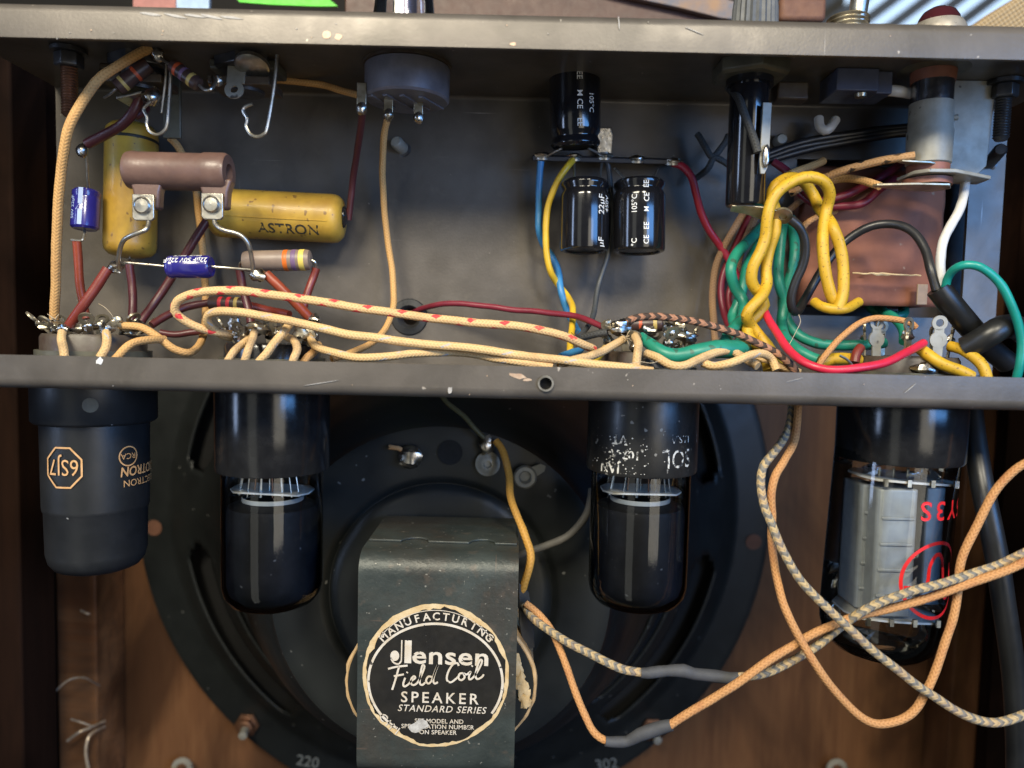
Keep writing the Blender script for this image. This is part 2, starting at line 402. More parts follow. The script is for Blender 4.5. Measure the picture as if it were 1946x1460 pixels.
def pvc(name, c, sp=None, rough=0.4, **k): return mat(name, c, tuple(x * 0.78 for x in c), ns=150, rough=rough, dr=0.1, bump=0.08, bs=500, speck=sp, stain=tuple(x * 0.5 for x in c), **k)
MAROON = pvc('maroon_sleeving', (0.085, 0.018, 0.020)); REDBROWN = pvc('red_brown_sleeving', (0.19, 0.030, 0.020)); BRICK = pvc('brick_red_sleeving', (0.27, 0.050, 0.022))
CRIMSON = pvc('crimson_wire', (0.36, 0.022, 0.045)); WINE = pvc('wine_red_wire', (0.20, 0.020, 0.035)); PINKRED = pvc('bright_red_wire', (0.66, 0.025, 0.06), rough=0.35)
BLUEW = pvc('blue_wire', (0.045, 0.22, 0.46)); YELW = pvc('yellow_wire', (0.72, 0.45, 0.03)); YELDIRTY = pvc('speckled_yellow_wire', (0.60, 0.355, 0.018), ((0.26, 0.14, 0.012), 0.67, 1700), rough=0.5)
GREENW = pvc('green_wire', (0.016, 0.235, 0.155), ((0.03, 0.11, 0.07), 0.66, 420), rough=0.42); TEALW = pvc('teal_wire', (0.01, 0.28, 0.23), rough=0.35)
BLACKW = pvc('black_wire', (0.018, 0.018, 0.02), rough=0.38); GREYW = pvc('dusty_black_wire', (0.055, 0.06, 0.065), rough=0.5); WHITEW = pvc('white_wire', (0.70, 0.68, 0.64), rough=0.4)
CORD = mat('black_cord_rubber', (0.010, 0.0105, 0.011), (0.016, 0.0165, 0.017), ns=120, rough=0.38, dr=0.1, bump=0.06, bs=300)
SHRINK = mat('dusty_heat_shrink', (0.062, 0.064, 0.07), (0.045, 0.046, 0.05), ns=200, rough=0.7, bump=0.25, bs=420)
GLASS = thin_glass('tube_glass', rough=0.055); GLASSC = thin_glass('clear_plastic', (0.86, 0.87, 0.9), 0.08)
GETTER = mat('black_tube_coating', (0.008, 0.008, 0.010), (0.016, 0.016, 0.02), ns=160, rough=0.5, dr=0.2, speck=((0.10, 0.10, 0.11), 0.76, 700), stain=(0.012, 0.011, 0.010), spec=0.12)
MICA = mat('mica', (0.80, 0.77, 0.72), (0.58, 0.55, 0.50), ns=400, rough=0.35)
PLATE = mat('grey_plate_metal', (0.34, 0.355, 0.36), (0.27, 0.28, 0.29), ns=220, rough=0.5, metal=0.2, bump=0.04)
TUBEMETAL = mat('black_tube_shell', (0.0125, 0.0135, 0.0148), (0.019, 0.020, 0.022), ns=120, rough=0.40, dr=0.08, bump=0.05, bs=900, speck=((0.25, 0.25, 0.25), 0.785, 500))
WORNBASE = mat('worn_black_base', (0.012, 0.012, 0.012), (0.022, 0.021, 0.02), ns=200, rough=0.32, dr=0.1, bump=0.05, speck=((0.20, 0.19, 0.17), 0.71, 620))
BASKET = mat('blue_black_basket_paint', (0.0135, 0.016, 0.0162), (0.0085, 0.0102, 0.0104), ns=60, rough=0.42, dr=0.1, bump=0.06, bs=600, speck=((0.16, 0.16, 0.15), 0.775, 420))
MAGPAINT = mat('teal_grey_magnet_paint', (0.052, 0.062, 0.056), (0.028, 0.035, 0.032), ns=80, rough=0.45, dr=0.16, metal=0.2, bump=0.5, bs=520, stain=(0.05, 0.036, 0.026), speck=((0.20, 0.19, 0.16), 0.745, 900), scratch=((0.16, 0.10, 0.07), 0.70))
CONE = mat('speaker_cone_paper', (0.008, 0.008, 0.008), rough=0.9)
PAPER = mat('aged_coil_paper', (0.55, 0.38, 0.20), (0.36, 0.22, 0.10), ns=120, rough=0.75, bump=0.3, bs=260)
LABELBLK = mat('label_black', (0.010, 0.009, 0.008), (0.016, 0.014, 0.011), ns=200, rough=0.42, speck=((0.35, 0.31, 0.25), 0.77, 1100))
LABELCRM = mat('label_cream', (0.62, 0.56, 0.47), (0.52, 0.43, 0.31), ns=260, rough=0.6, speck=((0.06, 0.05, 0.04), 0.70, 900))
LABELEDGE = mat('label_torn_edge', (0.62, 0.48, 0.28), (0.50, 0.33, 0.14), ns=300, rough=0.8, bump=0.3)
COILWRAP = mat('brown_kraft_wrap', (0.31, 0.125, 0.075), (0.18, 0.070, 0.044), ns=45, rough=0.62, dr=0.1, bump=0.3, bs=160, speck=((0.33, 0.22, 0.15), 0.74, 300), spec=0.2, stain=(0.12, 0.05, 0.034))
LAMIN = mat('lamination_steel', (0.03, 0.026, 0.025), (0.05, 0.035, 0.03), rough=0.6)
FIBRE = mat('red_fibre_washer', (0.26, 0.10, 0.06), (0.18, 0.07, 0.045), ns=300, rough=0.55)
WOODB = wood('baffle_wood', (0.165, 0.074, 0.031), (0.098, 0.041, 0.018), (0.21, 0.105, 0.046))
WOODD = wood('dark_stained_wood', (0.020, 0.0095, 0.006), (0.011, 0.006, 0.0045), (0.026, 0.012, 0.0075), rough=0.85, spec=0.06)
WOODL = wood('corner_block_wood', (0.42, 0.20, 0.085), (0.14, 0.055, 0.022), (0.09, 0.06, 0.04), axis='X')
# ================================================================ the setting behind the amplifier
ZT = at(973, 22, 180).z; ZTL = at(973, 92, 180).z; ZS = at(973, 760, 180).z; ZSL = at(973, 696, 180).z
XL = at(114, 400, 240).x; XR = at(1890, 560, 240).x
YT = 213.0                                              # the line on which the tube sockets stand
cab = thing('wooden_cabinet', 'dark wooden amplifier cabinet with brown plywood speaker board', 'cabinet', (0, 300, -235))
cx0, cx1 = -209.0, 224.0
obj('baffle_board', B().box(((cx0 + cx1) / 2, 366, -60), (cx1 - cx0 - 0.6, 12, 335)), WOODB, cab, bevel=0.6)
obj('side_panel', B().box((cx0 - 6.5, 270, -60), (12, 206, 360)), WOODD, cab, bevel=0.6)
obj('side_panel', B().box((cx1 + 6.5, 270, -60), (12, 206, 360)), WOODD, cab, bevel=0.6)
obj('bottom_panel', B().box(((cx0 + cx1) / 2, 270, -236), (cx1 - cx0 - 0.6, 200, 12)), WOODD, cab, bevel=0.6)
obj('corner_block', B().box((cx0 + 9.6, 347, -95), (18.4, 25, 250)), WOODL, cab, bevel=0.8)
obj('corner_block', B().box((cx1 - 7.0, 349, -95), (13.2, 21, 250)), WOODB, cab, bevel=0.8)
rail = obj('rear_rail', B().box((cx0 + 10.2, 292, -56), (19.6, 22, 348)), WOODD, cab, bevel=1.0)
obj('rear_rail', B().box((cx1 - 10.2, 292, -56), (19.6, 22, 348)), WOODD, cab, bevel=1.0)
# loose wire ends by the left corner block
def wires_multi(name, lst, m, label, cat, root_loc, part):
    t = thing(name, label, cat, root_loc)
    for pts, r in lst: obj(part, B().tube(pts, r, seg=8), m, t)
    return t
Y = 322
wires_multi('loose_wire_strands', [
    ([at(88, 1340, Y - 8), at(105, 1315, Y - 8), at(130, 1293, Y - 6), at(158, 1288, Y), at(178, 1297, Y + 8), at(190, 1304, Y + 16)], 0.45),
    ([at(135, 1367, Y), at(155, 1373, Y), at(178, 1380, Y + 4), at(196, 1372, Y + 14)], 0.45),
    ([at(128, 1408, Y), at(150, 1392, Y), at(172, 1383, Y + 4), at(198, 1371, Y + 14)], 0.7),
    ([at(168, 1462, Y), at(163, 1430, Y), at(168, 1402, Y + 2), at(180, 1390, Y + 6), at(198, 1381, Y + 14)], 0.7),
    ([at(153, 1160, Y + 12), at(165, 1166, Y + 12), at(178, 1167, Y + 14)], 0.5)], mat('pale_strand', (0.62, 0.52, 0.40), (0.45, 0.32, 0.2), rough=0.35, metal=0.4),
    'loose stiff wire strands poking out of the wooden corner block', 'wire', at(150, 1380, Y), 'strand')
def wood_bolt(px, py, label):
    t = thing('speaker_bolt', label, 'bolt', at(px, py, 356), 'bolts in the wooden speaker board')
    c = at(px, py, 356)
    obj('washer', B().annulus(c + V(0, -1.5, 0), (1, 0, 0), (0, 0, 1), 5.2, 2.2, 1.0, 20), ZINC, t)
    obj('shank', B().lathe([(2.6, 0), (2.6, 7), (2.2, 7.6), (0.1, 7.7)], c + V(0, 0.5, 0), (0, -1, 0), 14), COPPERBOLT, t)
wood_bolt(350, 1455, 'round bolt end low on the wooden board beside the strands'); wood_bolt(1587, 1457, 'round bolt end low on the wooden board under the clear tube')

# things lying beyond the top edge
wall = obj('room_wall', B().box((0, 3000, 1300), (6000, 20, 4000)), mat('wall_paint', (0.50, 0.40, 0.30), rough=0.8)); wall['kind'] = 'structure'
win = thing('window', 'bright daylight window with slanted white blinds', 'window', at(1760, 20, 2000))
obj('daylight_pane', B().box(at(1830, -60, 2050), (620, 6, 420)), emit('daylight', (0.62, 0.80, 1.0), 0.95), win)
for i in range(9):
    c = at(1560 + i * 62, 10, 1985)
    obj('slat', B().box(c, (26, 3, 620), Matrix.Rotation(R(52), 3, 'Y')), mat('blind_slat', (0.62, 0.66, 0.72), rough=0.6) if i == 0 else bpy.data.materials['blind_slat'], win)
BROWNLTH = mat('brown_leatherette', (0.075, 0.030, 0.018), (0.055, 0.022, 0.014), ns=120, rough=0.5, bump=0.3, bs=900)
poly = [(at(x, y, 300).x, at(x, y, 300).z) for x, y in ((655, 40), (1395, 60), (1360, 30), (1290, 16), (1215, 2), (1190, -25), (655, -25))]
tag(obj('leatherette_panel', B().prism([(x, z) for x, z in poly], (0, 300, 0), (1, 0, 0), (0, 0, 1), -14), BROWNLTH, bevel=0.6), 'brown leatherette covered board behind the control panel', 'board')
poly = [(at(x, y, 296).x, at(x, y, 296).z) for x, y in ((1140, -20), (1215, -2), (1290, 14), (1370, 34), (1460, 45), (1460, 22), (1380, -2), (1330, -20))]
tag(obj('torn_backing', B().prism(poly, (0, 296, 0), (1, 0, 0), (0, 0, 1), -3), mat('torn_grey_backing', (0.16, 0.16, 0.18), (0.32, 0.20, 0.12), ns=130, rough=0.85, bump=0.5, bs=300), bevel=0.3), 'torn grey backing peeling from the brown leatherette board', 'covering')
poly = [(at(x, y, 310).x, at(x, y, 310).z) for x, y in ((432, -22), (455, 4), (520, 9), (600, 12), (642, 12), (600, -22))]
tag(obj('green_card', B().prism(poly, (0, 310, 0), (1, 0, 0), (0, 0, 1), -1.2), mat('green_card', (0.10, 0.75, 0.03), rough=0.5)), 'bright green card lying behind the control panel', 'card')
for nm, xs, colr, lab in (('pink_card', (255, 337), (0.42, 0.17, 0.14), 'dull pink card behind the control panel next to blue one'), ('blue_card', (337, 400), (0.42, 0.56, 0.72), 'pale blue card behind the control panel')):
    c0, c1 = at(xs[0], 20, 320), at(xs[1], -25, 320)
    tag(obj(nm, B().box((c0 + c1) / 2, (abs(c1.x - c0.x) - 0.4, 2, abs(c1.z - c0.z)), Matrix.Rotation(R(2), 3, 'Y')), mat(nm, colr, rough=0.6)), lab, 'card')
c0, c1 = at(1472, 50, 290), at(1560, 8, 290)
tag(obj('brown_block', B().box((c0 + c1) / 2, (abs(c1.x - c0.x), 12, abs(c1.z - c0.z))), mat('brown_block', (0.18, 0.085, 0.05), (0.13, 0.06, 0.04), rough=0.7, bump=0.3), bevel=1.5), 'small reddish brown block behind the toggle switch', 'block')
poly = [(at(x, y, 330).x, at(x, y, 330).z) for x, y in ((1835, 60), (1990, 75), (1990, -30), (1930, -5), (1880, 25))]
m, nt, p = new_mat('woven_tan_cloth'); q = N(nt); tc = q.n('ShaderNodeTexCoord').outputs['Object']
wv = q.math('MULTIPLY', q.math('SINE', q.math('MULTIPLY', q.n('ShaderNodeSeparateXYZ').outputs[0], 1.0)), 1.0)
spx = [n_ for n_ in nt.nodes if n_.bl_idname == 'ShaderNodeSeparateXYZ'][0]; q.link(q.mapping(tc, (3600, 3600, 3600), (0, R(35), 0)), spx.inputs[0])
hh = q.math('ADD', wv, q.math('SINE', spx.outputs[2]))
q.link(q.mix(q.step(hh, -1.2, 1.2), (0.28, 0.18, 0.08), (0.62, 0.46, 0.26)), p.inputs['Base Color']); q.link(q.bump(hh, 0.6, 0.0004), p.inputs['Normal']); p.inputs['Roughness'].default_value = 0.9
tag(obj('woven_cloth_pad', B().prism(poly, (0, 330, 0), (1, 0, 0), (0, 0, 1), -15), m, bevel=2), 'tan woven cloth pad beyond the red jewel lamp', 'cloth')

# ================================================================ chassis
def round_path(pts, r, n=5):
    out = [pts[0]]
    for i in range(1, len(pts) - 1):
        a, b_, c = [Vector(p) for p in pts[i - 1:i + 2]]
        d1 = (a - b_).normalized(); d2 = (c - b_).normalized()
        p1 = b_ + d1 * r; p2 = b_ + d2 * r; ctr = b_ + (d1 + d2) * r
        for k in range(n + 1):
            th = k / n * math.pi / 2
            out.append(ctr - d2 * r * math.cos(th) - d1 * r * math.sin(th))
    out.append(pts[-1]); return [Vector(p) for p in out]
ch = thing('amplifier_chassis', 'long grey brown enamelled metal chassis channel, scratched and chipped', 'chassis', ((XL + XR) / 2, 210, ZS))
path = round_path([Vector((180, ZTL)), Vector((180, ZT)), Vector((240, ZT)), Vector((240, ZS)), Vector((180, ZS)), Vector((180, ZSL))], 2.6)
T = 1.3
outl, inl = [], []
for i, p_ in enumerate(path):
    d = (path[min(i + 1, len(path) - 1)] - path[max(i - 1, 0)]).normalized(); nn = Vector((d.y, -d.x))
    outl.append(p_); inl.append(p_ + nn * T)
prof = outl + inl[::-1]
b = B(); n = len(prof); xs = [XL, XR]
vs_ = [V(x, p_.x, p_.y) for x in xs for p_ in prof]
b.add(vs_, [tuple(range(n)), tuple(range(n, 2 * n))[::-1]] + [(i, n + i, n + (i + 1) % n, (i + 1) % n) for i in range(n)], False)
body = obj('channel', b, CHASSIS, ch)
import bmesh
bm = bmesh.new(); bm.from_mesh(body.data); bmesh.ops.recalc_face_normals(bm, faces=bm.faces); bm.to_mesh(body.data); bm.free()
cut = B()
hc = at(1037, 729, 180); cut.cyl(hc + V(0, -5, 0), hc + V(0, 6, 0), 1.55, seg=24)
g0 = at(779, 603, 240); cut.cyl(g0 + V(0, -6, 0), g0 + V(0, 6, 0), 4.6, seg=28)
w0, w1 = at(1512, 304, 240), at(1822, 606, 240)
cut.box(((w0.x + w1.x) / 2, 240, (w0.z + w1.z) / 2), (w1.x - w0.x, 14, abs(w1.z - w0.z)))
co = obj('cutter', cut, CHASSIS)
bm = bmesh.new(); bm.from_mesh(co.data); bmesh.ops.recalc_face_normals(bm, faces=bm.faces); bm.to_mesh(co.data); bm.free()
md = body.modifiers.new('cut', 'BOOLEAN'); md.object = co; md.solver = 'EXACT'; md.operation = 'DIFFERENCE'
bpy.context.view_layer.update()
dg = bpy.context.evaluated_depsgraph_get(); me2 = bpy.data.meshes.new_from_object(body.evaluated_get(dg))
body.modifiers.clear(); body.data = me2
cm = co.data; bpy.data.objects.remove(co); bpy.data.meshes.remove(cm)
for pl in me2.polygons: pl.use_smooth = True
me2.set_sharp_from_angle(angle=R(28))
if not me2.materials: me2.materials.append(CHASSIS)
obj('hole_rim', B().annulus(hc + V(0, -0.1, 0), (1, 0, 0), (0, 0, 1), 1.95, 1.5, 0.5, 24), TIN, ch, label='bare worn metal rim of the hole in the lower lip')
obj('hole_dark_cup', B().lathe([(2.6, 1.4), (2.6, 7.5), (0.05, 7.6)], hc, (0, 1, 0), 20), BLACKBAKE, ch)  # black cup added behind the lip hole, stands in for the shade inside
# paint chips and drips on the two lips
CHIPN = [0]
def chip(px, py, sx, sz, m, seed, rotd=0):
    c = at(px, py, 180); pts = []
    for k in range(9):
        t = 2 * math.pi * k / 9; rr = 1 + 0.45 * mnoise.noise(V(seed * 2.7, k * 1.3, 0.4))
        x, z = math.cos(t) * sx * rr, math.sin(t) * sz * rr; cr, sr = math.cos(R(rotd)), math.sin(R(rotd))
        pts.append((x * cr - z * sr, x * sr + z * cr))
    CHIPN[0] += 1; obj('chip', B().prism(pts, V(c.x, 180.02 - 0.004 * CHIPN[0], c.z), (1, 0, 0), (0, 0, 1), 0.12), m, ch)
BAREMET = mat('bare_chipped_metal', (0.42, 0.28, 0.19), (0.55, 0.42, 0.30), ns=900, rough=0.5, metal=0.3)
PALECHIP = mat('pale_paint_fleck', (0.40, 0.38, 0.35), (0.30, 0.28, 0.26), ns=900, rough=0.6)
chip(621, 66, 1.1, 0.9, BAREMET, 1); chip(643, 70, 0.9, 0.7, BAREMET, 2); chip(975, 84, 0.8, 0.4, BAREMET, 3)
chip(985, 715, 2.2, 0.6, BAREMET, 4, -12); chip(1002, 722, 1.2, 0.35, BAREMET, 5, 8); chip(855, 742, 0.5, 0.9, PALECHIP, 6); chip(190, 686, 0.75, 1.0, WHITEPRINT, 7, -30)
for k, (x, y) in enumerate([(285, 27), (330, 30), (372, 31), (405, 33), (440, 34)]): chip(x, y, 2.6, 0.28, PALECHIP, 10 + k, -6 - 5 * (k % 2))
for k in range(22): chip(random.uniform(20, 1930), random.choice([random.uniform(40, 80), random.uniform(712, 752)]), random.uniform(0.08, 0.17), random.uniform(0.08, 0.17), random.choice([PALECHIP, BAREMET]), 30 + k)
chip(1729, 738, 1.6, 0.10, PALECHIP, 80, 42); chip(1176, 45, 0.14, 1.5, PALECHIP, 81, 6); chip(1320, 60, 2.4, 0.10, PALECHIP, 82, -20); chip(1510, 722, 2.5, 0.07, PALECHIP, 83, 15); chip(610, 728, 4, 0.08, PALECHIP, 84, 10)

# grommet
t = thing('rubber_grommet', 'round black rubber grommet in the chassis back plate', 'grommet', g0)
obj('ring', B().lathe([(2.5, 1.6), (3.0, -1.6), (3.8, -2.4), (5.6, -2.0), (6.2, -0.8), (6.2, -0.05), (4.5, 0.0), (4.5, 1.6), (2.5, 1.6)], g0, (0, 1, 0), 32, cap=False), RUBBER, t)
# posts poking through the back plate
def post(px, py, ln, r, m, lab, dirv=(0, -1, 0)):
    c = at(px, py, 240); d = Vector(dirv).normalized()
    t = thing('bolt_end', lab, 'bolt', c)
    obj('shank', B().lathe([(r, 0), (r, ln - 0.8), (r * 0.75, ln), (0.05, ln + 0.05)], c, d, 18), m, t)
    obj('collar', B().lathe([(r * 1.35, -0.2), (r * 1.3, 0.9), (r, 1.2)], c, d, 18, cap=False), DARKSTEEL, t)
post(768, 286, 6, 2.0, ZINC, 'short dull silver bolt end on the bare back plate beside the tan wire', (-0.35, -1, 0.25))
post(1476, 272, 5, 1.9, ZINC, 'small bolt end on the back plate beside the fuse holder')
post(1878, 312, (at(1902, 284, 224) - at(1878, 312, 240)).length, 1.9, DARKSTEEL, 'long dark bolt end sticking out below the lamp bracket', at(1902, 284, 224) - at(1878, 312, 240))

# mounting bolts hanging from the control panel
def hang_bolt(px, y0, y1, Yb, lab, m):
    c = at(px, (y0 + y1) / 2, Yb); zt = ZT - T; zb = at(px, y1, Yb).z
    t = thing('mounting_bolt', lab, 'bolt', (c.x, Yb, zt))
    b = B(); prof = [(2.0, 0)]; z = 5.0
    L = zt - zb
    while z < L - 0.6:
        prof += [(1.85, z), (2.2, z + 0.35), (1.85, z + 0.7)]; z += 0.75
    prof += [(1.5, L), (0.05, L + 0.05)]
    obj('threaded_rod', B().lathe(prof, (c.x, Yb, zt), (0, 0, -1), 16), m, t)
    obj('nut', B().lathe([(3.6, 1.6), (3.7, 2.0), (3.7, 4.8), (3.3, 5.2)], (c.x, Yb, zt), (0, 0, -1), 6), DARKSTEEL, t, bevel=0.2)
    obj('washer', B().lathe([(4.6, 0.3), (4.6, 1.4)], (c.x, Yb, zt), (0, 0, -1), 24), DARKSTEEL, t)
hang_bolt(132, 110, 222, 206, 'coppery threaded bolt with nut beside the arching tan wire', COPPERBOLT)
hang_bolt(1905, 165, 268, 214, 'dark threaded bolt with nut beside the lamp bracket', DARKSTEEL)

# ================================================================ controls on top of the panel
c = at(1435, 20, YT); zt = ZT + 0.1
t = thing('control_knob', 'grey ridged pointer knob standing on the control panel', 'knob', (c.x, YT, zt))
KNOB = mat('grey_knob_plastic', (0.075, 0.08, 0.085), (0.11, 0.115, 0.12), ns=300, rough=0.6, bump=0.1)
obj('skirt', B().lathe([(8.5, 0.3), (8.5, 3), (7, 4.5)], (c.x, YT, zt), (0, 0, 1), 32), KNOB, t)
b = B(); seg = 48; vs_ = []; fs = []
for j, (r, z) in enumerate([(6.4, 4.5), (5.9, 16), (5.2, 22), (4.4, 23), (0.01, 23)]):
    for k in range(seg):
        th = 2 * math.pi * k / seg; rr = r * (1 + (0.05 if k % 2 else -0.03) * (j < 3)); vs_.append(V(c.x + rr * math.cos(th), YT + rr * math.sin(th), zt + z))
for j in range(4):
    for k in range(seg): fs.append((j * seg + k, j * seg + (k + 1) % seg, (j + 1) * seg + (k + 1) % seg, (j + 1) * seg + k))
b.add(vs_, fs, False); obj('ribbed_grip', b, KNOB, t)
c = at(1612, 30, YT)
t = thing('toggle_switch', 'threaded switch bushing with thin metal lever on the panel', 'switch', (c.x, YT, zt))
prof = [(5.6, 0.2)]
z = 0.5
while z < 14.0: prof += [(5.2, z), (5.7, z + 0.55), (5.2, z + 1.1)]; z += 1.15
prof += [(4.6, z), (0.05, z + 0.1)]
obj('bushing', B().lathe(prof, (c.x, YT, zt), (0, 0, 1), 32), TIN2, t)
obj('lever', B().lathe([(2.3, 12), (2.5, 20), (2.9, 32), (0.1, 33)], (c.x + 0.6, YT - 2, zt), (0.06, -0.06, 1), 20), TIN, t)
c = at(1785, 30, YT)
t = thing('jewel_lamp', 'dark red domed jewel lamp in pale bezel on the panel', 'lamp', (c.x, YT, zt))
obj('bezel', B().lathe([(7.6, 0.2), (7.6, 9), (7.0, 11.5), (6.2, 13.0), (5.4, 13.2)], (c.x, YT, zt), (0, 0, 1), 32), mat('pale_bezel', (0.62, 0.56, 0.47), rough=0.3, metal=0.6), t)
obj('jewel', B().lathe([(5.5, 12.8), (5.2, 14.6), (4.2, 16.2), (2.6, 17.2), (0.05, 17.6)], (c.x, YT, zt), (0, 0, 1), 28), mat('red_jewel', (0.06, 0.012, 0.016), rough=0.08, coat=1.0), t)
c = at(770, 8, YT)
t = thing('clear_knob', 'clear faceted plastic knob standing on the control panel', 'knob', (c.x, YT, zt))
obj('body', B().lathe([(9.5, 0.3), (9.0, 10), (8.0, 18), (7.0, 24), (0.05, 24.2)], (c.x, YT, zt), (0, 0, 1), 10), GLASSC, t)
obj('insert', B().lathe([(3.4, 0.3), (3.4, 20), (0.1, 20.5)], (c.x, YT, zt), (0, 0, 1), 16), mat('knob_insert', (0.30, 0.28, 0.34), rough=0.25, metal=0.8), t)

# ================================================================ parts hanging under the panel
zp = ZT - T
def nut_ring(t, c, r, m=DARKSTEEL): obj('nut', B().lathe([(r, 0.05), (r, 2.6), (r * 0.9, 3.2)], (c.x, c.y, zp), (0, 0, -1), 6), m, t, bevel=0.2)
# volume control
c = at(774, 180, YT); zb = at(774, 194, YT).z
t = thing('volume_control', 'round dull metal potentiometer hanging under the panel', 'potentiometer', (c.x, YT, zp))
obj('shell', B().lathe([(0.05, 0), (11.2, 0), (11.8, -0.6), (11.9, -9.0), (10.5, -9.3)], (c.x, YT, zb), (0, 0, -1), 48), POTMETAL, t)
obj('bushing', B().lathe([(4.8, 0), (4.8, abs(zp - zb - 9) + 0.2)], (c.x, YT, zb + 9), (0, 0, 1), 24), DARKSTEEL, t)
obj('phenolic_wafer', B().lathe([(12.4, 9.2), (12.4, 10.8)], (c.x, YT, zb), (0, 0, 1), 40), BROWNBAKE, t)
for k in range(4): obj('cover_rib', B().box((c.x - 7 + 4.6 * k, YT, zb - 0.18), (1.5, 15.0 - 2.2 * abs(k - 1.5), 0.5), Matrix.Rotation(R(-24), 3, 'Z')), POTMETAL, t)
for k, (x, y) in enumerate([(687, 207), (738, 219), (795, 224)]):
    e = at(x, y, YT - 6 + 3 * k); l = obj('terminal_lug', B().box((e.x, e.y, (e.z + zb + 2.0) / 2 + 0.5), (2.6, 0.5, max(1.5, zb + 2.0 - e.z + 1))), TIN2, t, bevel=0.15)
    obj('solder', B().blob(e, (1.5, 1.3, 1.7), k + 3), SOLDER, l)
# input jacks
def jack(px, lab, full):
    c = at(px, 130, YT)
    t = thing('input_jack', lab, 'jack', (c.x, YT, zp)); nut_ring(t, c, 8.5)
    obj('bushing', B().lathe([(5.0, 0), (5.0, 9)], (c.x, YT, zp), (0, 0, -1), 24), DARKSTEEL, t)
    obj('insulator', B().box((c.x, YT, zp - 7), (17, 12, 2.2)), BROWNBAKE, t, bevel=0.3)
    return t, c
t, c = jack(268, 'open frame jack with soldered lugs between the small banded resistors', True)
e0, e1 = at(310, 140, YT + 5), at(345, 264, YT + 5)
obj('frame', B().box((e0 + e1) / 2, (e1.x - e0.x, 1.2, e0.z - e1.z)), OLIVEMET, t, bevel=0.3)
e0, e1 = at(195, 122, YT + 2), at(318, 185, YT + 2)
obj('stack', B().box((e0 + e1) / 2, (e1.x - e0.x - 2, 9, (e0.z - e1.z) * 0.55), Matrix.Rotation(R(8), 3, 'Y')), BROWNBAKE, t, bevel=0.6)
e = at(287, 185, YT - 7); obj('lug', B().box(e + V(-5, 5, 1), (10, 9, 0.7), Matrix.Rotation(R(-14), 3, 'Y')), TIN, t, bevel=0.2)
obj('solder', B().blob(e, (2.6, 2, 2.4), 2), SOLDER, t); obj('solder', B().blob(at(300, 105, YT - 8), (1.8, 1.4, 2), 5), SOLDER, t)
Ys = YT - 10
obj('spring_contact', B().tube([at(325, 120, Ys), at(324, 150, Ys), at(321, 200, Ys), at(318, 236, Ys), at(311, 250, Ys), at(298, 256, Ys), at(285, 250, Ys), at(279, 237, Ys), at(280, 224, Ys), at(273, 208, Ys), at(279, 200, Ys), at(286, 194, Ys)], 0.45, seg=8), TIN, t)
obj('contact_blade', B().tube([at(317, 120, Ys + 2), at(314, 160, Ys + 2), at(307, 215, Ys + 2)], 0.4, seg=8), TIN, t)
t, c = jack(468, 'open frame jack with empty lug and long hooked spring', False)
e0, e1 = at(405, 108, YT), at(532, 150, YT)
obj('frame', B().box((e0 + e1) / 2 + V(0, 2, 0), (e1.x - e0.x, 10, (e0.z - e1.z) * 0.5)), OLIVEMET, t, bevel=0.6)
obj('rivet_plate', B().lathe([(4.6, 0), (4.6, 1.2), (3.4, 1.8), (0.1, 2.0)], at(480, 122, YT - 6), (0, -0.5, -1), 24), TIN, t)
e = at(446, 172, YT - 7)
l = obj('lug', B().annulus(e, (1, 0, 0), (0, 0.25, 1), 2.6, 1.1, 0.6, 20), ZINC, t)
obj('lug_shank', B().box(e + V(0, 1.2, 4.6), (5.0, 0.6, 5.5), Matrix.Rotation(R(-14), 3, 'X')), ZINC, l, bevel=0.15)
obj('solder', B().blob(at(413, 153, YT - 8), (1.5, 1.3, 1.7), 7), SOLDER, t)
obj('spring_contact', B().tube([at(527, 105, Ys), at(525, 130, Ys), at(519, 180, Ys), at(508, 243, Ys), at(500, 256, Ys), at(488, 260, Ys), at(476, 255, Ys), at(468, 240, Ys), at(470, 226, Ys), at(462, 210, Ys), at(468, 202, Ys), at(480, 198, Ys)], 0.5, seg=8), TIN, t)
# fuse holder
c = at(1421, 250, 207); zb = at(1421, 392, 207).z
t = thing('fuse_holder', 'glossy black cylindrical fuse holder hanging under hex nut', 'fuse holder', (c.x, 207, zp))
obj('hex_nut', B().lathe([(10.5, 0.1), (10.5, 3.2), (9.5, 4.0)], (c.x, 207, zp), (0, 0, -1), 6), OLIVEMET, t, bevel=0.3)
obj('threaded_neck', B().lathe([(6.3, 3.5), (6.3, zp - at(1421, 165, 207).z)], (c.x, 207, zp), (0, 0, -1), 28), BLACKBAKE, t)
obj('barrel', B().lathe([(5.2, 0), (5.2, 36.5), (4.9, 37)], (c.x, 207, zb + 37), (0, 0, -1), 32), BLKSLEEVE, t)
e0, e1 = at(1446, 195, 200), at(1462, 326, 200)
poly = [(-1.2, 9), (1.2, 9), (1.5, -4), (1.3, -8), (0.6, -9.6), (-0.5, -9.6), (-1.0, -6)]
obj('side_lug', B().prism(poly, (e0 + e1) / 2, (1, 0.1, 0), (0.03, 0, 1), -0.6), ZINC, t, bevel=0.12)
obj('solder', B().blob((e0 + e1) / 2 + V(0.2, -0.6, -5), (1.0, 0.8, 3.0), 9), SOLDER, t)
bl = at(1432, 402, 205)
obj('end_lug', B().prism([(-6.2, 1.6), (-2, 1.3), (3, 2.2), (8, 1.6), (10.5, 0), (9, -1.8), (3, -2.4), (-3, -1.6), (-6.2, -0.6)], bl + V(0, 0, -0.2), (1, 0, -0.18), (0, 0.8, -0.6), 0.6), TIN2, t, bevel=0.15)
obj('end_eyelet', B().annulus(at(1488, 412, 204), (1, 0, -0.25), (0, 0.8, -0.6), 2.6, 1.2, 0.8, 20), TIN2, t)
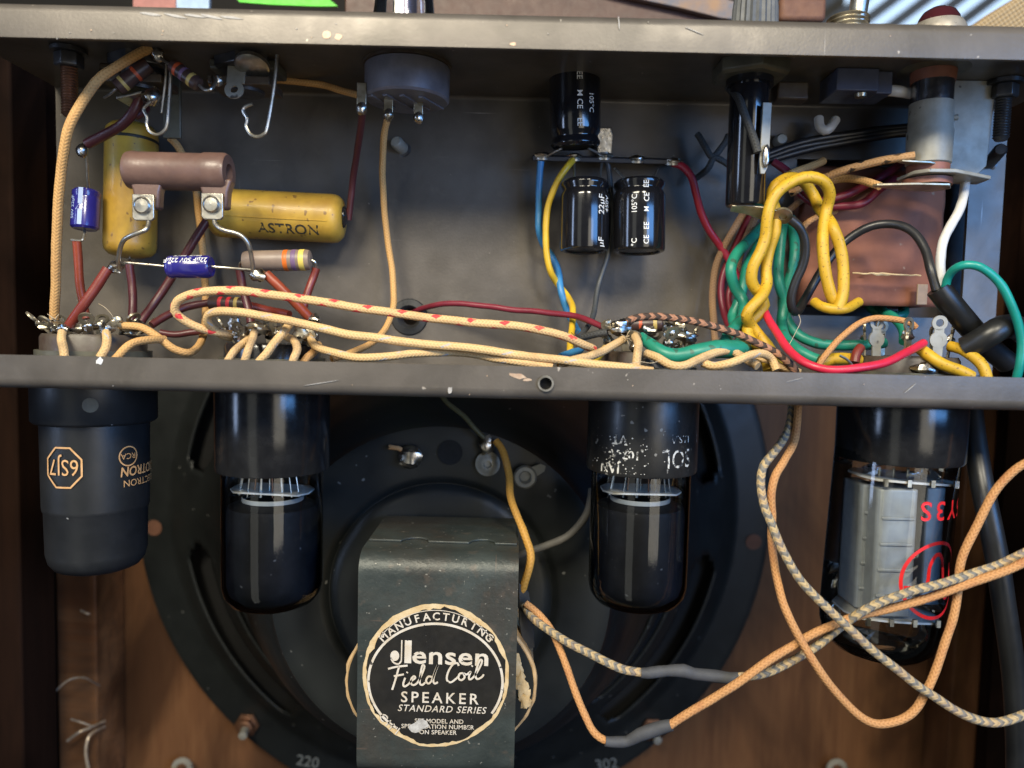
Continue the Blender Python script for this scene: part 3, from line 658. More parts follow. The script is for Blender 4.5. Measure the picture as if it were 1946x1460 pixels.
# pilot lamp holder with bracket
Yl = 208
c = at(1768, 240, Yl)
t = thing('lamp_holder', 'dull silver bayonet lamp holder riveted to a bent grey bracket', 'lamp holder', (c.x, Yl, zp))
ztop, zmid, zbot = at(1768, 158, Yl).z, at(1768, 198, Yl).z, at(1768, 315, Yl).z
obj('flange', B().lathe([(11.5, 0.1), (11.5, 1.2), (8, 2.2), (6.0, 2.4)], (c.x, Yl, at(1768, 128, Yl).z + 1), (0, 0, -1), 36), OLIVEMET, t)
obj('fibre_collar', B().lathe([(5.6, 0), (5.9, -(ztop - at(1768, 130, Yl).z))], (c.x, Yl, ztop), (0, 0, 1), 28), FIBRE, t)
obj('neck', B().lathe([(5.3, 0), (5.3, ztop - zmid + 0.2)], (c.x, Yl, zmid - 0.2), (0, 0, 1), 32), mat('chromed_neck', (0.30, 0.31, 0.34), rough=0.22, metal=0.95), t)
obj('sleeve', B().lathe([(5.3, 0.0), (5.7, 0.3), (5.85, 9), (5.6, 9.6), (5.6, zmid - zbot), (5.2, zmid - zbot + 0.2)], (c.x, Yl, zbot), (0, 0, 1), 36), ZINC, t)
obj('bayonet_pin', B().lathe([(0.8, 5.4), (0.8, 6.6)], (c.x, Yl, zmid - 4), (0.95, -0.3, 0), 10), ZINC, t)
obj('fibre_washer', B().lathe([(5.4, 0), (5.4, 2.2)], (c.x, Yl, zbot - 2.3), (0, 0, 1), 28), FIBRE, t)
obj('fibre_washer', B().lathe([(6.2, 0), (6.2, 1.7)], (c.x, Yl, zbot - 5.6), (0, 0, 1), 28), FIBRE, t)
e0, e1 = at(1802, 118, 214.5), at(1897, 112, 214.5); e2 = at(1872, 333, 214.5)
br = obj('bracket', B().prism([(at(1770, 112, 214.5).x, zp - 0.05), (e1.x, zp - 0.05), (e2.x + 0.3, e2.z + 2.5), (e2.x - 2.2, e2.z), (at(1770, 330, 214.5).x, e2.z)], V(0, 214.5, 0), (1, 0, 0), (0, 0, 1), -1.1), ZINC, t, bevel=0.25)
obj('bracket_foot', B().prism([(c.x - 6.5, Yl - 5), (c.x - 4, Yl - 8), (c.x + 3, Yl - 8.2), (e2.x - 3, 207), (e2.x - 2.4, 214), (c.x - 4, 214), (c.x - 6.5, Yl + 4)], (0, 0, zbot - 3.6), (1, 0, 0), (0, 1, 0), 1.0), ZINC, br, bevel=0.2)
obj('contact_lug', B().prism([(c.x + 5.5, Yl - 2), (c.x + 3, Yl - 6), (c.x - 6, Yl - 6), (c.x - 15.5, Yl - 3.6), (c.x - 16, Yl - 1.8), (c.x - 4, Yl + 2), (c.x + 3, Yl + 3)], (0, 0, zbot - 6.6), (1, 0, 0), (0, 1, 0), 0.7), TIN2, t, bevel=0.15)
obj('contact_lug', B().prism([(3, -3), (-3, -6.5), (-10, -5.4), (-10, -3), (-2, 1)], (c.x, Yl, zbot - 0.4), (1, 0, -0.05), (0, 1, 0.1), 0.6), TIN2, t, bevel=0.15)
# slide of the power switch
c = at(1632, 172, YT)
t = thing('power_switch', 'blue grey switch body with brass screw under the panel', 'switch', (c.x, YT, zp))
SWB = mat('blue_grey_switch_body', (0.075, 0.085, 0.13), rough=0.4)
zb = at(1632, 187, YT).z
obj('body', B().box((c.x - 3, YT, (zp + zb) / 2 + 0.05), (11.5, 12, zp - zb - 0.2)), SWB, t, bevel=0.3)
obj('body', B().box((c.x + 5.2, YT + 1, (zp + zb) / 2 + 0.05), (4.5, 10, zp - zb - 0.2)), SWB, t, bevel=0.3)
obj('screw', B().lathe([(1.7, 0), (1.5, 0.9), (0.1, 1.2)], (c.x - 1, YT - 3.5, zb), (0, 0, -1), 16), TIN2, t)
t = tag(obj('dark_tag_strip', B().box(at(1500, 178, YT + 4), (9, 6, 5)), BROWNBAKE, bevel=0.6), 'small dark brown block hidden in shadow beside fuse holder', 'block')

# ================================================================ small components, left half
def lead(b, pts, r=0.32): return b.tube(pts, r, seg=8)
def resistor(p0, p1, r, body, bands, lab, leads=()):
    p0, p1 = Vector(p0), Vector(p1); L = (p1 - p0).length; ax = (p1 - p0).normalized()
    t = thing('resistor', lab, 'resistor', (p0 + p1) / 2)
    bo = obj('body', B().lathe([(r * 0.55, 0), (r * 0.92, L * 0.02), (r, L * 0.07), (r, L * 0.93), (r * 0.92, L * 0.98), (r * 0.55, L)], p0, ax, 28), body, t)
    for f, wd, k in bands: obj('colour_band', B().lathe([(r * 1.012, f * L), (r * 1.025, f * L + 0.1), (r * 1.025, f * L + wd - 0.1), (r * 1.012, f * L + wd)], p0, ax, 28, cap=False), BAND[k], bo)
    for pts, rr in leads: obj('lead', lead(B(), pts, rr), TIN, t)
    return t
# small dark banded resistors at the jacks
resistor(at(222, 168, 204), at(283, 122, 206), 2.1, RESBROWN, [(0.16, 0.9, 'gold'), (0.55, 0.9, 'orangered')], 'small brown resistor with orange and gold bands half behind the tan wire', [([at(222, 168, 204), at(208, 180, 206), at(198, 186, 208)], 0.35)])
resistor(at(327, 124, 201), at(378, 162, 200), 1.9, RESBROWN, [(0.18, 1.0, 'orangered'), (0.42, 1.0, 'violet'), (0.70, 1.1, 'gold')], 'small dark resistor with orange, violet and gold bands slung between the two jacks', [([at(378, 162, 200), at(390, 171, 199), at(403, 168, 199), at(411, 153, 203)], 0.42), ([at(327, 124, 201), at(312, 116, 203), at(302, 106, 205)], 0.4)])
# yellow moulded capacitors
def ycap(p0, p1, r, lab):
    p0, p1 = Vector(p0), Vector(p1); L = (p1 - p0).length; ax = (p1 - p0).normalized()
    t = thing('moulded_capacitor', lab, 'capacitor', (p0 + p1) / 2)
    prof = [(0.05, 0), (r * 0.50, 0.1), (r * 0.80, 0.7), (r * 0.96, 2.0), (r, 3.6), (r, L - 3.6), (r * 0.96, L - 2.0), (r * 0.80, L - 0.7), (r * 0.50, L - 0.1), (0.05, L)]
    bo = obj('body', B().lathe(prof, p0, ax, 40), YCAP, t)
    return t, bo, ax
p0, p1 = at(251, 236, 229), at(247, 489, 227)
t, bo, ax = ycap(p0, p1, 7.45, 'fat yellow capacitor standing upright behind the brown ceramic resistor')
q0 = at(251, 267, 229) ; k = (q0 - p0).dot(ax)
obj('black_stripe', B().lathe([(7.50, k), (7.56, k + 0.1), (7.56, k + 0.8), (7.50, k + 0.9)], p0, ax, 40, cap=False), BLACKPRINT, bo)
obj('lead', lead(B(), [at(247, 487, 227), at(246, 498, 226), at(240, 506, 220)], 0.4), TIN, t)
p0, p1 = at(400, 404, 229), at(655, 417, 229)
t, bo, ax = ycap(p0, p1, 7.35, 'fat yellow capacitor lying level, printed with black lettering')
obj('mould_ridge', B().tube([p0 + ax * 3.8 + V(0, -7.15, -1.75), p0.lerp(p1, 0.5) + V(0, -7.17, -1.8), p1 - ax * 3.8 + V(0, -7.15, -1.75)], 0.16, seg=6), YCAP, bo)
b = B(); put_text(b, 'ASTRON', 3.2, cylmap(p0 + ax * ax.dot(at(560, 411, 229) - p0), ax, (0, -0.80, -0.62), 7.35, 0.08), bold=0.012, space=1.02); obj('lettering', b, BLACKPRINT, bo)
b = B(); put_text(b, 'I', 3.2, cylmap(p0 + ax * ax.dot(at(430, 411, 229) - p0), ax, (0, -1, -0.35), 7.35, 0.05), bold=0.01); obj('lettering', b, mat('green_print', (0.05, 0.09, 0.02)), bo)
obj('end_seal', B().blob(p1 + V(0.1, -1.5, 0.5), (1.2, 2.2, 3.0), 4), BLACKBAKE, t)
# tubular ceramic power resistor
p0, p1 = at(242, 324, 203), at(436, 329, 203); ax = (p1 - p0).normalized(); L = (p1 - p0).length; r = 5.0
t = thing('power_resistor', 'brown glazed ceramic tube resistor with riveted tinned tabs', 'resistor', (p0 + p1) / 2)
b = B(); b.lathe([(2.0, 3.5), (2.0, 0.2), (4.0, 0.0), (4.9, 0.6), (5.15, 1.8), (5.0, 4), (5.0, L - 7), (5.25, L - 6.2), (5.25, L - 1.0), (4.8, L - 0.1), (2.4, L), (2.2, L - 5)], p0, ax, 40, cap=False)
tb = obj('ceramic_tube', b, CERAMIC, t)
b = B()
for pp, dr in ((p0 + ax * 3.6, ax), (p1 - ax * 5.1, ax)): b.lathe([(2.3, 0)], pp, dr, 20) if False else b.add([pp + (basis(dr)[0] * math.cos(k * math.pi / 10) + basis(dr)[1] * math.sin(k * math.pi / 10)) * 2.3 for k in range(20)], [tuple(range(20))], False)
obj('bore', b, CERDARK, tb)
ed = random.Random(3)
for (px, py) in ((278, 396), (408, 394)):
    e = at(px, py, 200.5); top_ = at(px, 345, 202)
    f = obj('foot', B().prism([(-4.6, 0), (4.6, 0), (3.6, -3.5), (3.3, -8), (-3.3, -8), (-3.6, -3.5)], (e.x, 203.8, top_.z + 0.5), (1, 0, 0), (0, 0, 1), 3.6), CERAMIC, t, bevel=0.7)
    tb2 = obj('tab', B().prism([(-2.9, 3.4), (2.9, 3.4), (2.9, -2.8), (2.2, -3.5), (-2.2, -3.5), (-2.9, -2.8)], e + V(0, -0.9, 0), (1, 0, 0), (0, 0, 1), 0.9), TIN, t, bevel=0.2)
    obj('rivet', B().lathe([(2.3, 0), (2.3, 0.7), (1.9, 1.1), (1.7, 0.9), (0.1, 1.0)], e + V(0, -1.75, 0.4), (0, -1, 0), 28), TIN, tb2)
obj('terminal_wire', B().tube([at(283, 414, 200), at(282, 428, 199), at(275, 438, 198), at(254, 446, 198), at(236, 456, 199), at(228, 474, 201), at(225, 497, 203), at(228, 514, 205)], 0.62, seg=10), TIN, t)
obj('terminal_wire', B().tube([at(408, 414, 200), at(409, 426, 199), at(424, 437, 198), at(455, 446, 198), at(472, 464, 199), at(479, 494, 201), at(481, 520, 203)], 0.62, seg=10), TIN, t)
obj('solder', B().blob(at(219, 509, 205), (2.2, 1.6, 1.5), 11, 0.5), SOLDER, t); obj('solder', B().blob(at(490, 524, 203), (2.2, 1.6, 1.7), 12, 0.5), SOLDER, t)
# blue axial electrolytics
def bluecap(p0, p1, r, lab):
    p0, p1 = Vector(p0), Vector(p1); L = (p1 - p0).length; ax = (p1 - p0).normalized()
    t = thing('axial_capacitor', lab, 'capacitor', (p0 + p1) / 2)
    bo = obj('sleeve', B().lathe([(r * 0.6, 0.3), (r * 0.85, 0), (r, 0.6), (r, 1.6), (r * 0.95, 2.1), (r, 2.6), (r, L - 0.6), (r * 0.85, L), (r * 0.6, L - 0.2)], p0, ax, 32), BLUESLEEVE, t)
    return t, bo, ax
p0, p1 = at(165, 362, 218), at(161, 436, 217); t, bo, ax = bluecap(p0, p1, 3.75, 'small dark blue capacitor standing upright with pale arrow stripe')
b = B(); f = cylmap((p0 + p1) / 2, ax, (0.12, -1, 0), 3.75)
ribbon(b, [(-5.6, 0), (-1.0, 0)], 1.25, f); ribbon(b, [(0.6, 0), (5.0, 0)], 1.2, f); b.add([f(-1.4, 0), f(0.8, 1.3), f(0.8, -1.3)], [(0, 1, 2)], False); obj('arrow_stripe', b, BLUEPRINT, bo)
b = B(); f = cylmap((p0 + p1) / 2, -ax, (-0.62, -1, 0), 3.75); put_text(b, '50V 22µF', 1.2, f, bold=0.01); obj('lettering', b, BLUEPRINT, bo)
obj('lead', lead(B(), [at(168, 362, 218), at(166, 334, 216), at(164, 300, 214), at(160, 288, 213)], 0.38), TIN, t)
obj('lead', lead(B(), [at(161, 436, 217), at(160, 448, 216), at(155, 457, 215), at(135, 456, 215)], 0.38), TIN, t)
obj('solder', B().blob(at(156, 287, 213), (1.6, 1.3, 1.8), 21), SOLDER, t)
p0, p1 = at(320, 508, 204), at(402, 507, 204); t, bo, ax = bluecap(p0, p1, 3.1, 'small dark blue capacitor lying level with white upside down print')
b = B(); f = cylmap((p0 + p1) / 2, -ax, (0, -1, 0.62), 3.1); put_text(b, '22µF 50V 22µF', 1.45, f, bold=0.012, sx=0.9); obj('lettering', b, WHITEPRINT, bo)
b = B(); f = cylmap((p0 + p1) / 2, -ax, (0, -0.35, 1.0), 3.1); put_text(b, 'BRCE  BRCE', 1.0, f, bold=0.01); obj('lettering', b, WHITEPRINT, bo)
obj('lead', lead(B(), [at(320, 507, 204), at(280, 503, 204), at(236, 499, 204)], 0.34), TIN, t); obj('lead', lead(B(), [at(402, 507, 204), at(440, 510, 204), at(477, 513, 203)], 0.34), TIN, t)
# tan resistor
resistor(at(462, 497, 212), at(592, 494, 212), 2.95, RESTAN, [(0.61, 1.3, 'orange'), (0.73, 1.3, 'violet'), (0.84, 1.5, 'yellow')], 'tan resistor with orange, violet and yellow bands under the yellow capacitor',
         [([at(592, 495, 212), at(599, 499, 212), at(601, 510, 213)], 0.4), ([at(462, 497, 212), at(456, 502, 213), at(455, 511, 214)], 0.4)])
resistor(at(398, 576, 222), at(470, 579, 221), 2.0, RESBROWN, [(0.28, 1.1, 'red'), (0.50, 1.1, 'red'), (0.70, 1.1, 'gold')], 'dark resistor with two red bands behind the red flecked cloth wire', [([at(398, 576, 222), at(390, 575, 222)], 0.4)])
resistor(at(1200, 618, 222), at(1260, 616, 220), 2.2, RESBROWN, [(0.25, 1.0, 'orangered'), (0.7, 1.1, 'gold')], 'dark resistor with a gold band behind the brown braided wire', [([at(1260, 616, 220), at(1270, 625, 216)], 0.4)])

# ================================================================ terminal strip and black electrolytics
c = at(1152, 308, 232)
t = thing('terminal_strip', 'dark phenolic terminal strip with soldered eyelets above the black capacitors', 'terminal strip', c)
e0, e1 = at(1012, 304, 232), at(1292, 312, 232)
obj('strip', B().prism([(0, -5.5), ((e1 - e0).length, -5.5), ((e1 - e0).length, 5.5), (0, 5.5)], e0, (e1 - e0), (0, 1, 0.28), 1.4), mat('dark_phenolic', (0.022, 0.02, 0.022), rough=0.5), t, bevel=0.2)
for k, (x, y) in enumerate([(1030, 300), (1091, 302), (1148, 300), (1210, 306), (1276, 310)]):
    e = at(x, y, 228); l = obj('eyelet', B().lathe([(1.0, -0.6), (2.4, -0.4), (2.4, 0.2), (1.2, 0.8)], e, (0, -0.35, 1), 18), TIN, t)
    obj('solder', B().blob(e + V(0, -0.8, 0.4), (2.3, 1.6, 1.0), 30 + k, 0.5), SOLDER, l)
e = at(1150, 270, 234)
obj('mounting_foot', B().prism([(-2.2, -6), (2.2, -6), (2.4, 2), (1.6, 4.2), (-1.6, 4.2), (-2.4, 2)], e, (1, 0, 0), (0, -0.25, 1), -0.8), SOLDER, t, bevel=0.25)
def ecap(p0, p1, r, lab, rows):
    p0, p1 = Vector(p0), Vector(p1); L = (p1 - p0).length; ax = (p1 - p0).normalized()
    t = thing('electrolytic_capacitor', lab, 'capacitor', p0)
    prof = [(r * 0.70, 0.5), (r * 0.74, 0), (r * 0.90, 0.1), (r * 0.985, 0.8), (r * 0.985, 1.6), (r * 0.90, 2.6), (r * 0.90, 3.1), (r * 0.985, 4.1), (r, 5.2), (r, L - 0.9), (r * 0.97, L - 0.3), (r * 0.88, L), (r * 0.80, L - 0.15), (r * 0.78, L - 0.5)]
    bo = obj('sleeve', B().lathe(prof, p0, ax, 48), BLKSLEEVE, t)
    obj('end_disc', B().lathe([(r * 0.78, 0), (r * 0.77, 0.2)], p0 + ax * (L - 0.7), ax, 32), DARKSTEEL, bo)
    obj('rubber_bung', B().lathe([(r * 0.69, 0), (r * 0.68, 0.4)], p0 + ax * 0.3, ax, 32), RUBBER, bo)
    for (txt, h, s, ang) in rows:
        n_ = Matrix.Rotation(R(ang), 3, ax) @ Vector((0, -1, 0)); b = B()
        put_text(b, txt, h, cylmap(p0 + ax * s, -ax, n_, r, 0.07), bold=0.008); obj('lettering', b, WHITEPRINT, bo)
    return t, ax
pA0, pA1 = at(1094, 281, 224), at(1092, 132, 222)
t, ax = ecap(pA0, pA1, 7.5, 'black electrolytic capacitor standing above the terminal strip in shadow', [('EE', 1.6, 18.8, 6), ('M CE', 1.6, 12.2, 6), ('EE', 1.6, 6.0, 6), ('105°C', 1.5, 11.5, 34)])
for x0, x1 in ((1068, 1036), (1118, 1150)): obj('lead', lead(B(), [at(x0, 282, 222), at((x0 + x1) / 2, 290, 224), at(x1, 300, 227)], 0.35), TIN, t)
pB0, pB1 = at(1112, 345, 224), at(1110, 478, 223)
t, ax = ecap(pB0, pB1, 7.3, 'black electrolytic capacitor below the strip beside the yellow wire', [('22µF', 2.0, 8, -36), ('450V', 1.6, 7.5, -56), ('µF', 2.0, 19, -36)])
for x0, x1 in ((1092, 1091), (1138, 1144)): obj('lead', lead(B(), [at(x0, 346, 223), at((x0 + x1) / 2, 330, 225), at(x1, 306, 228)], 0.35), TIN, t)
pC0, pC1 = at(1215, 345, 224), at(1214, 480, 223)
t, ax = ecap(pC0, pC1, 7.7, 'black electrolytic capacitor below the strip, white lettering facing out', [('EE', 1.5, 2.6, -5), ('CE', 1.5, 6.4, -6), ('M', 1.4, 9.8, -6), ('EE', 1.5, 14.6, -6), ('CE', 1.5, 18.6, -6), ('105°C', 1.5, 8.2, 20), ('°C', 1.5, 19.3, 20)])
for x0, x1 in ((1195, 1168), (1238, 1250)): obj('lead', lead(B(), [at(x0, 346, 222), at((x0 + x1) / 2, 334, 224), at(x1, 320, 227)], 0.35), TIN, t)

# ================================================================ transformer in the window of the back plate
w0, w1 = at(1540, 306, 226), at(1806, 584, 226)
t = thing('power_transformer', 'transformer coil wrapped in brown kraft paper set into the chassis window', 'transformer', ((w0.x + w1.x) / 2, 240, w1.z))
b = B(); nx, nz = 26, 26; vs_ = []; fs = []
X0, X1, Z0, Z1 = w0.x, w1.x, w1.z, w0.z
for j in range(nz + 1):
    for i in range(nx + 1):
        u, v_ = i / nx, j / nz
        bulge = 7.5 * (1 - abs(2 * u - 1) ** 3.2) * (1 - abs(2 * v_ - 1) ** 4) ** 0.8
        if v_ < 0.21: bulge = 4.4 * (1 - abs(2 * u - 1) ** 8) + 1.2
        yy = 233 - bulge - 0.5 * mnoise.noise(V(u * 5, v_ * 4, 2)) - 0.5 * mnoise.noise(V(u * 14, v_ * 10, 5))
        vs_.append(V(X0 + (X1 - X0) * u, yy, Z0 + (Z1 - Z0) * v_))
for j in range(nz):
    for i in range(nx): fs.append((j * (nx + 1) + i, j * (nx + 1) + i + 1, (j + 1) * (nx + 1) + i + 1, (j + 1) * (nx + 1) + i))
b.add(vs_, fs)
coil = obj('coil_wrap', b, COILWRAP, t, solid=0.8)
obj('coil_side', B().box(((X0 + X1) / 2, 244, (Z0 + Z1) / 2), (X1 - X0 - 0.8, 20, Z1 - Z0 - 0.6)), COILWRAP, t, bevel=2.5)
e0, e1 = at(1620, 519, 221), at(1750, 524, 221)
pts = [(e0.lerp(e1, k / 14) + V(0, 0, 0.35 * mnoise.noise(V(k * 0.9, 0, 0)))) for k in range(15)]
obj('paper_seam', B().tube(pts, [0.25 + 0.25 * (k in (5, 6, 7)) for k in range(15)], seg=6), LABELEDGE, coil, label='torn pale edge of the brown paper wrap')
obj('tape_corner', B().box(at(1752, 560, 223.5), (3.2, 0.6, 6.2)), mat('aged_tape', (0.32, 0.22, 0.14), rough=0.6), t, bevel=0.2)
lam0, lam1 = at(1500, 292, 246), at(1830, 600, 246)
for k in range(3): obj('core_plate', B().box(((lam0.x + lam1.x) / 2, 252 + 3.2 * k, (lam0.z + lam1.z) / 2), (abs(lam1.x - lam0.x) + 8, 3.0, abs(lam0.z - lam1.z) + 10)), LAMIN, t, bevel=0.2)
# ================================================================ tube sockets on the shelf
TUBES = {1: at(182, 780, YT).x, 2: at(519, 780, YT).x, 3: at(1222, 780, YT).x, 4: at(1712, 780, 209).x}
def lug_on(t, c, th, rad, zb, hgt, m, tilt=0.25, solder=None, seed=0, wide=1.7, eyes=1, face=None):
    out = V(math.cos(th), math.sin(th), 0); side = V(-math.sin(th), math.cos(th), 0)
    if face is not None: side = V(math.cos(face), math.sin(face), 0); nrm = V(-side.y, side.x, 0); 
    else: nrm = out
    o = V(c.x, c.y, 0) + out * rad; o.z = zb
    u = (V(0, 0, 1) + out * tilt).normalized()
    b = B()
    b.prism([(-wide * 0.62, 0), (wide * 0.62, 0), (wide * 0.62, hgt - wide), (-wide * 0.62, hgt - wide)], o, side, u, 0.5)
    b.annulus(o + u * (hgt - 0.4), side, u, wide, wide * 0.52, 0.5, 18)
    if eyes == 2: b.annulus(o + u * (hgt - 0.4 - wide * 2.25), side, u, wide * 1.12, wide * 0.5, 0.56, 18)
    l = obj('lug', b, m, t)
    if solder: obj('solder', B().blob(o + u * (hgt - 3.4), (solder * 0.95, solder * 0.8, solder * 0.95), seed, 0.6), SOLDER, l)
    return o + u * hgt
def socket(k, lab, rbody, lugs, bodymat, ringmat, htop, Yc=YT, plate=None):
    x = TUBES[k]; zs = ZS + T + 0.05; c = V(x, Yc, zs)
    t = thing('tube_socket', lab, 'tube socket', c)
    obj('body', B().lathe([(rbody * 0.94, 0), (rbody * 0.94, htop - 1), (rbody * 0.90, htop), (6, htop), (5.2, htop - 3)], c, (0, 0, 1), 40, cap=True), bodymat, t)
    obj('retaining_ring', B().lathe([(rbody * 0.95, htop * 0.45), (rbody * 1.03, htop * 0.45), (rbody * 1.03, htop * 0.62), (rbody * 0.95, htop * 0.62)], c, (0, 0, 1), 40, cap=False), ringmat, t)
    for (deg, h, tilt, sol, eyes, face) in lugs: lug_on(t, c, R(deg), rbody * 0.70, zs + htop - 0.5, h, TIN2 if eyes == 1 else ZINC, tilt, sol, int(deg) + k, 2.0, eyes, face)
    for j, (px, py, Ys_, sx_, sz_) in enumerate(EXTRA.get(k, ())): obj('solder', B().blob(at(px, py, Ys_), (sx_, sx_ * 0.8, sz_), 100 + 9 * k + j, 0.7), SOLDER if j % 3 else TIN2, t)
    return t, c
EXTRA = {1: [(222, 612, 205, 1.7, 1.6), (203, 627, 200, 1.8, 1.2), (119, 627, 200, 1.6, 1.4), (94, 618, 203, 3.2, 1.1), (172, 622, 206, 2.6, 1.0), (150, 624, 204, 2.0, 1.2), (245, 628, 208, 2.2, 1.0)],
         2: [(489, 624, 202, 2.8, 2.0), (456, 636, 204, 2.0, 1.6), (447, 618, 207, 1.8, 2.2), (572, 632, 203, 2.2, 1.8), (597, 606, 206, 1.6, 1.4), (520, 636, 206, 2.4, 1.8), (588, 640, 205, 1.6, 2.2)],
         3: [(1152, 618, 205, 1.5, 1.4), (1178, 624, 204, 3.0, 1.9), (1190, 612, 206, 1.8, 1.3), (1208, 640, 201, 1.3, 1.1), (1232, 628, 206, 2.4, 1.3), (1272, 630, 206, 1.8, 2.4), (1290, 622, 207, 2.0, 1.8), (1305, 640, 205, 3.0, 1.6)]}
L8 = lambda tl, so: [(22 + 45 * i, 6.2 + (i * 37 % 5) * 0.45, tl + 0.08 * (i % 3), so[i], 1, None) for i in range(8)]
socket(1, 'bakelite socket with bent soldered lugs above the lettered metal tube', 14.5, L8(0.9, [1.2, 0, 1.4, 0, 1.5, 1.3, 1.5, 0]), BROWNBAKE, OLIVEMET, 12.0)
t, c = socket(2, 'socket crowded with cloth wires above the plain black based tube', 14.2, L8(0.55, [1.6, 1.5, 0, 1.4, 1.7, 2.0, 1.9, 1.6]), BLACKBAKE, OLIVEMET, 10.5)
socket(3, 'socket with green lead above the white lettered tube base', 14.2, L8(0.5, [1.4, 0, 1.5, 1.2, 1.5, 1.7, 1.6, 1.8]), BROWNBAKE, OLIVEMET, 10.5)
t, c = socket(4, 'socket with pale figure eight lugs above the clear glass tube', 14.8, [(200, 10.0, 0.05, 0, 2, 0.12), (160, 9, 0.05, 0.9, 1, 1.2), (245, 9.6, 0.02, 1.6, 1, 0.5), (290, 10.2, 0.03, 0, 2, -0.1), (335, 9.0, 0.12, 1.1, 1, 0.9), (20, 8, 0.05, 0, 1, 0.4), (100, 9.5, 0.0, 1.2, 1, 0.2)], BROWNBAKE, OLIVEMET, 11.0, 209)
# saddle plates under the sockets
for k, yc in ((1, YT), (2, YT), (3, YT), (4, 209)):
    t = thing('socket_saddle', ['', 'saddle plate under the socket of the lettered metal tube', 'saddle plate under the socket of the plain black based tube', 'saddle plate under the socket of the white lettered tube base', 'saddle plate under the socket of the clear glass tube'][k], 'plate', (TUBES[k], yc, ZS + T))
    obj('plate', B().prism([(-21, -5), (-14, -13), (14, -13), (21, -5), (21, 5), (14, 13), (-14, 13), (-21, 5)], (TUBES[k], yc, ZS + T + 0.02), (1, 0, 0), (0, 1, 0), 0.9) if False else B().annulus((TUBES[k], yc, ZS + T + 0.02), (1, 0, 0), (0, 1, 0), 19, 14.9, 0.9, 40, oy=1), OLIVEMET, t)
    for s_ in (-1, 1): obj('rivet', B().lathe([(1.7, 0), (1.5, 0.8), (0.1, 1.1)], (TUBES[k] + s_ * 17, yc, ZS + T + 0.9), (0, 0, 1), 14), TIN, t)
e = at(1757, 700, 196); t = thing('solder_lump', 'lump of bright solder on the shelf in front of clear tube socket', 'solder', e)
obj('lump', B().blob(e, (4, 2.6, 2.0), 77, 0.5), SOLDER, t); obj('tail', B().tube([e, e + V(-4, 1, -2), e + V(-6, 2, -5)], 0.5, seg=6), TIN, t)

# ================================================================ tubes
zu = ZS - 0.1
def zpx(px, py, Yv): return at(px, py, Yv).z
# metal tube
x = TUBES[1]; c = V(x, YT, zu)
t = thing('metal_vacuum_tube', 'matte black metal vacuum tube with gold octagon lettering', 'vacuum tube', c)
z1, z2 = zpx(182, 800, YT), zpx(182, 1078, YT); H = zu - z2
obj('collar', B().lathe([(0.1, 0), (16.3, 0.0), (16.3, zu - z1 - 0.8), (15.6, zu - z1), (14.0, zu - z1 + 0.2)], c, (0, 0, -1), 48), TUBEMETAL, t)
seam = zu - zpx(182, 962, YT)
sh = obj('shell', B().lathe([(14.15, zu - z1), (13.9, seam - 1), (13.75, seam), (13.45, seam + 0.5), (13.2, H - 5.5), (12.6, H - 3.0), (11.2, H - 1.1), (9, H - 0.2), (0.1, H)], c, (0, 0, -1), 56), TUBEMETAL, t)
obj('collar_notch', B().lathe([(2.0, 15.7), (2.0, 16.6)], (x, YT, zpx(215, 770, 200)), (0.42, -0.9, 0), 16), OLIVEMET, t)
gz = zpx(131, 888, 200); b = B(); f = drummap((x, YT, gz), 14.3, -0.08)
oct_ = [(5.35 * math.cos(R(22.5 + 45 * k)), 5.9 * math.sin(R(22.5 + 45 * k))) for k in range(9)]
ribbon(b, [q_ for k in range(8) for q_ in [(oct_[k][0] + (oct_[k + 1][0] - oct_[k][0]) * j / 4, oct_[k][1] + (oct_[k + 1][1] - oct_[k][1]) * j / 4) for j in range(4)]] + [oct_[8]], 0.5, f)
put_text(b, '6SJ7', 4.4, f, space=1.02, sx=0.78); obj('lettering', b, GOLDPRINT, sh)
b = B(); f = drummap((x, YT, zpx(233, 872, 202)), 14.3, 1.10); ribbon(b, arc2(0, 0, 2.7, 0, 360, 28), 0.38, f); put_text(b, 'RCA', 1.6, f)
f = drummap((x, YT, zpx(240, 902, 202)), 14.3, 1.60); put_text(b, 'RADIOTRON', 2.6, f, bold=0.02, shear=0.12, sx=0.85)
f = drummap((x, YT, zpx(245, 925, 202)), 14.3, 1.46); put_text(b, 'ELECTRON', 1.9, f); obj('lettering', b, GOLDPRINT, sh)

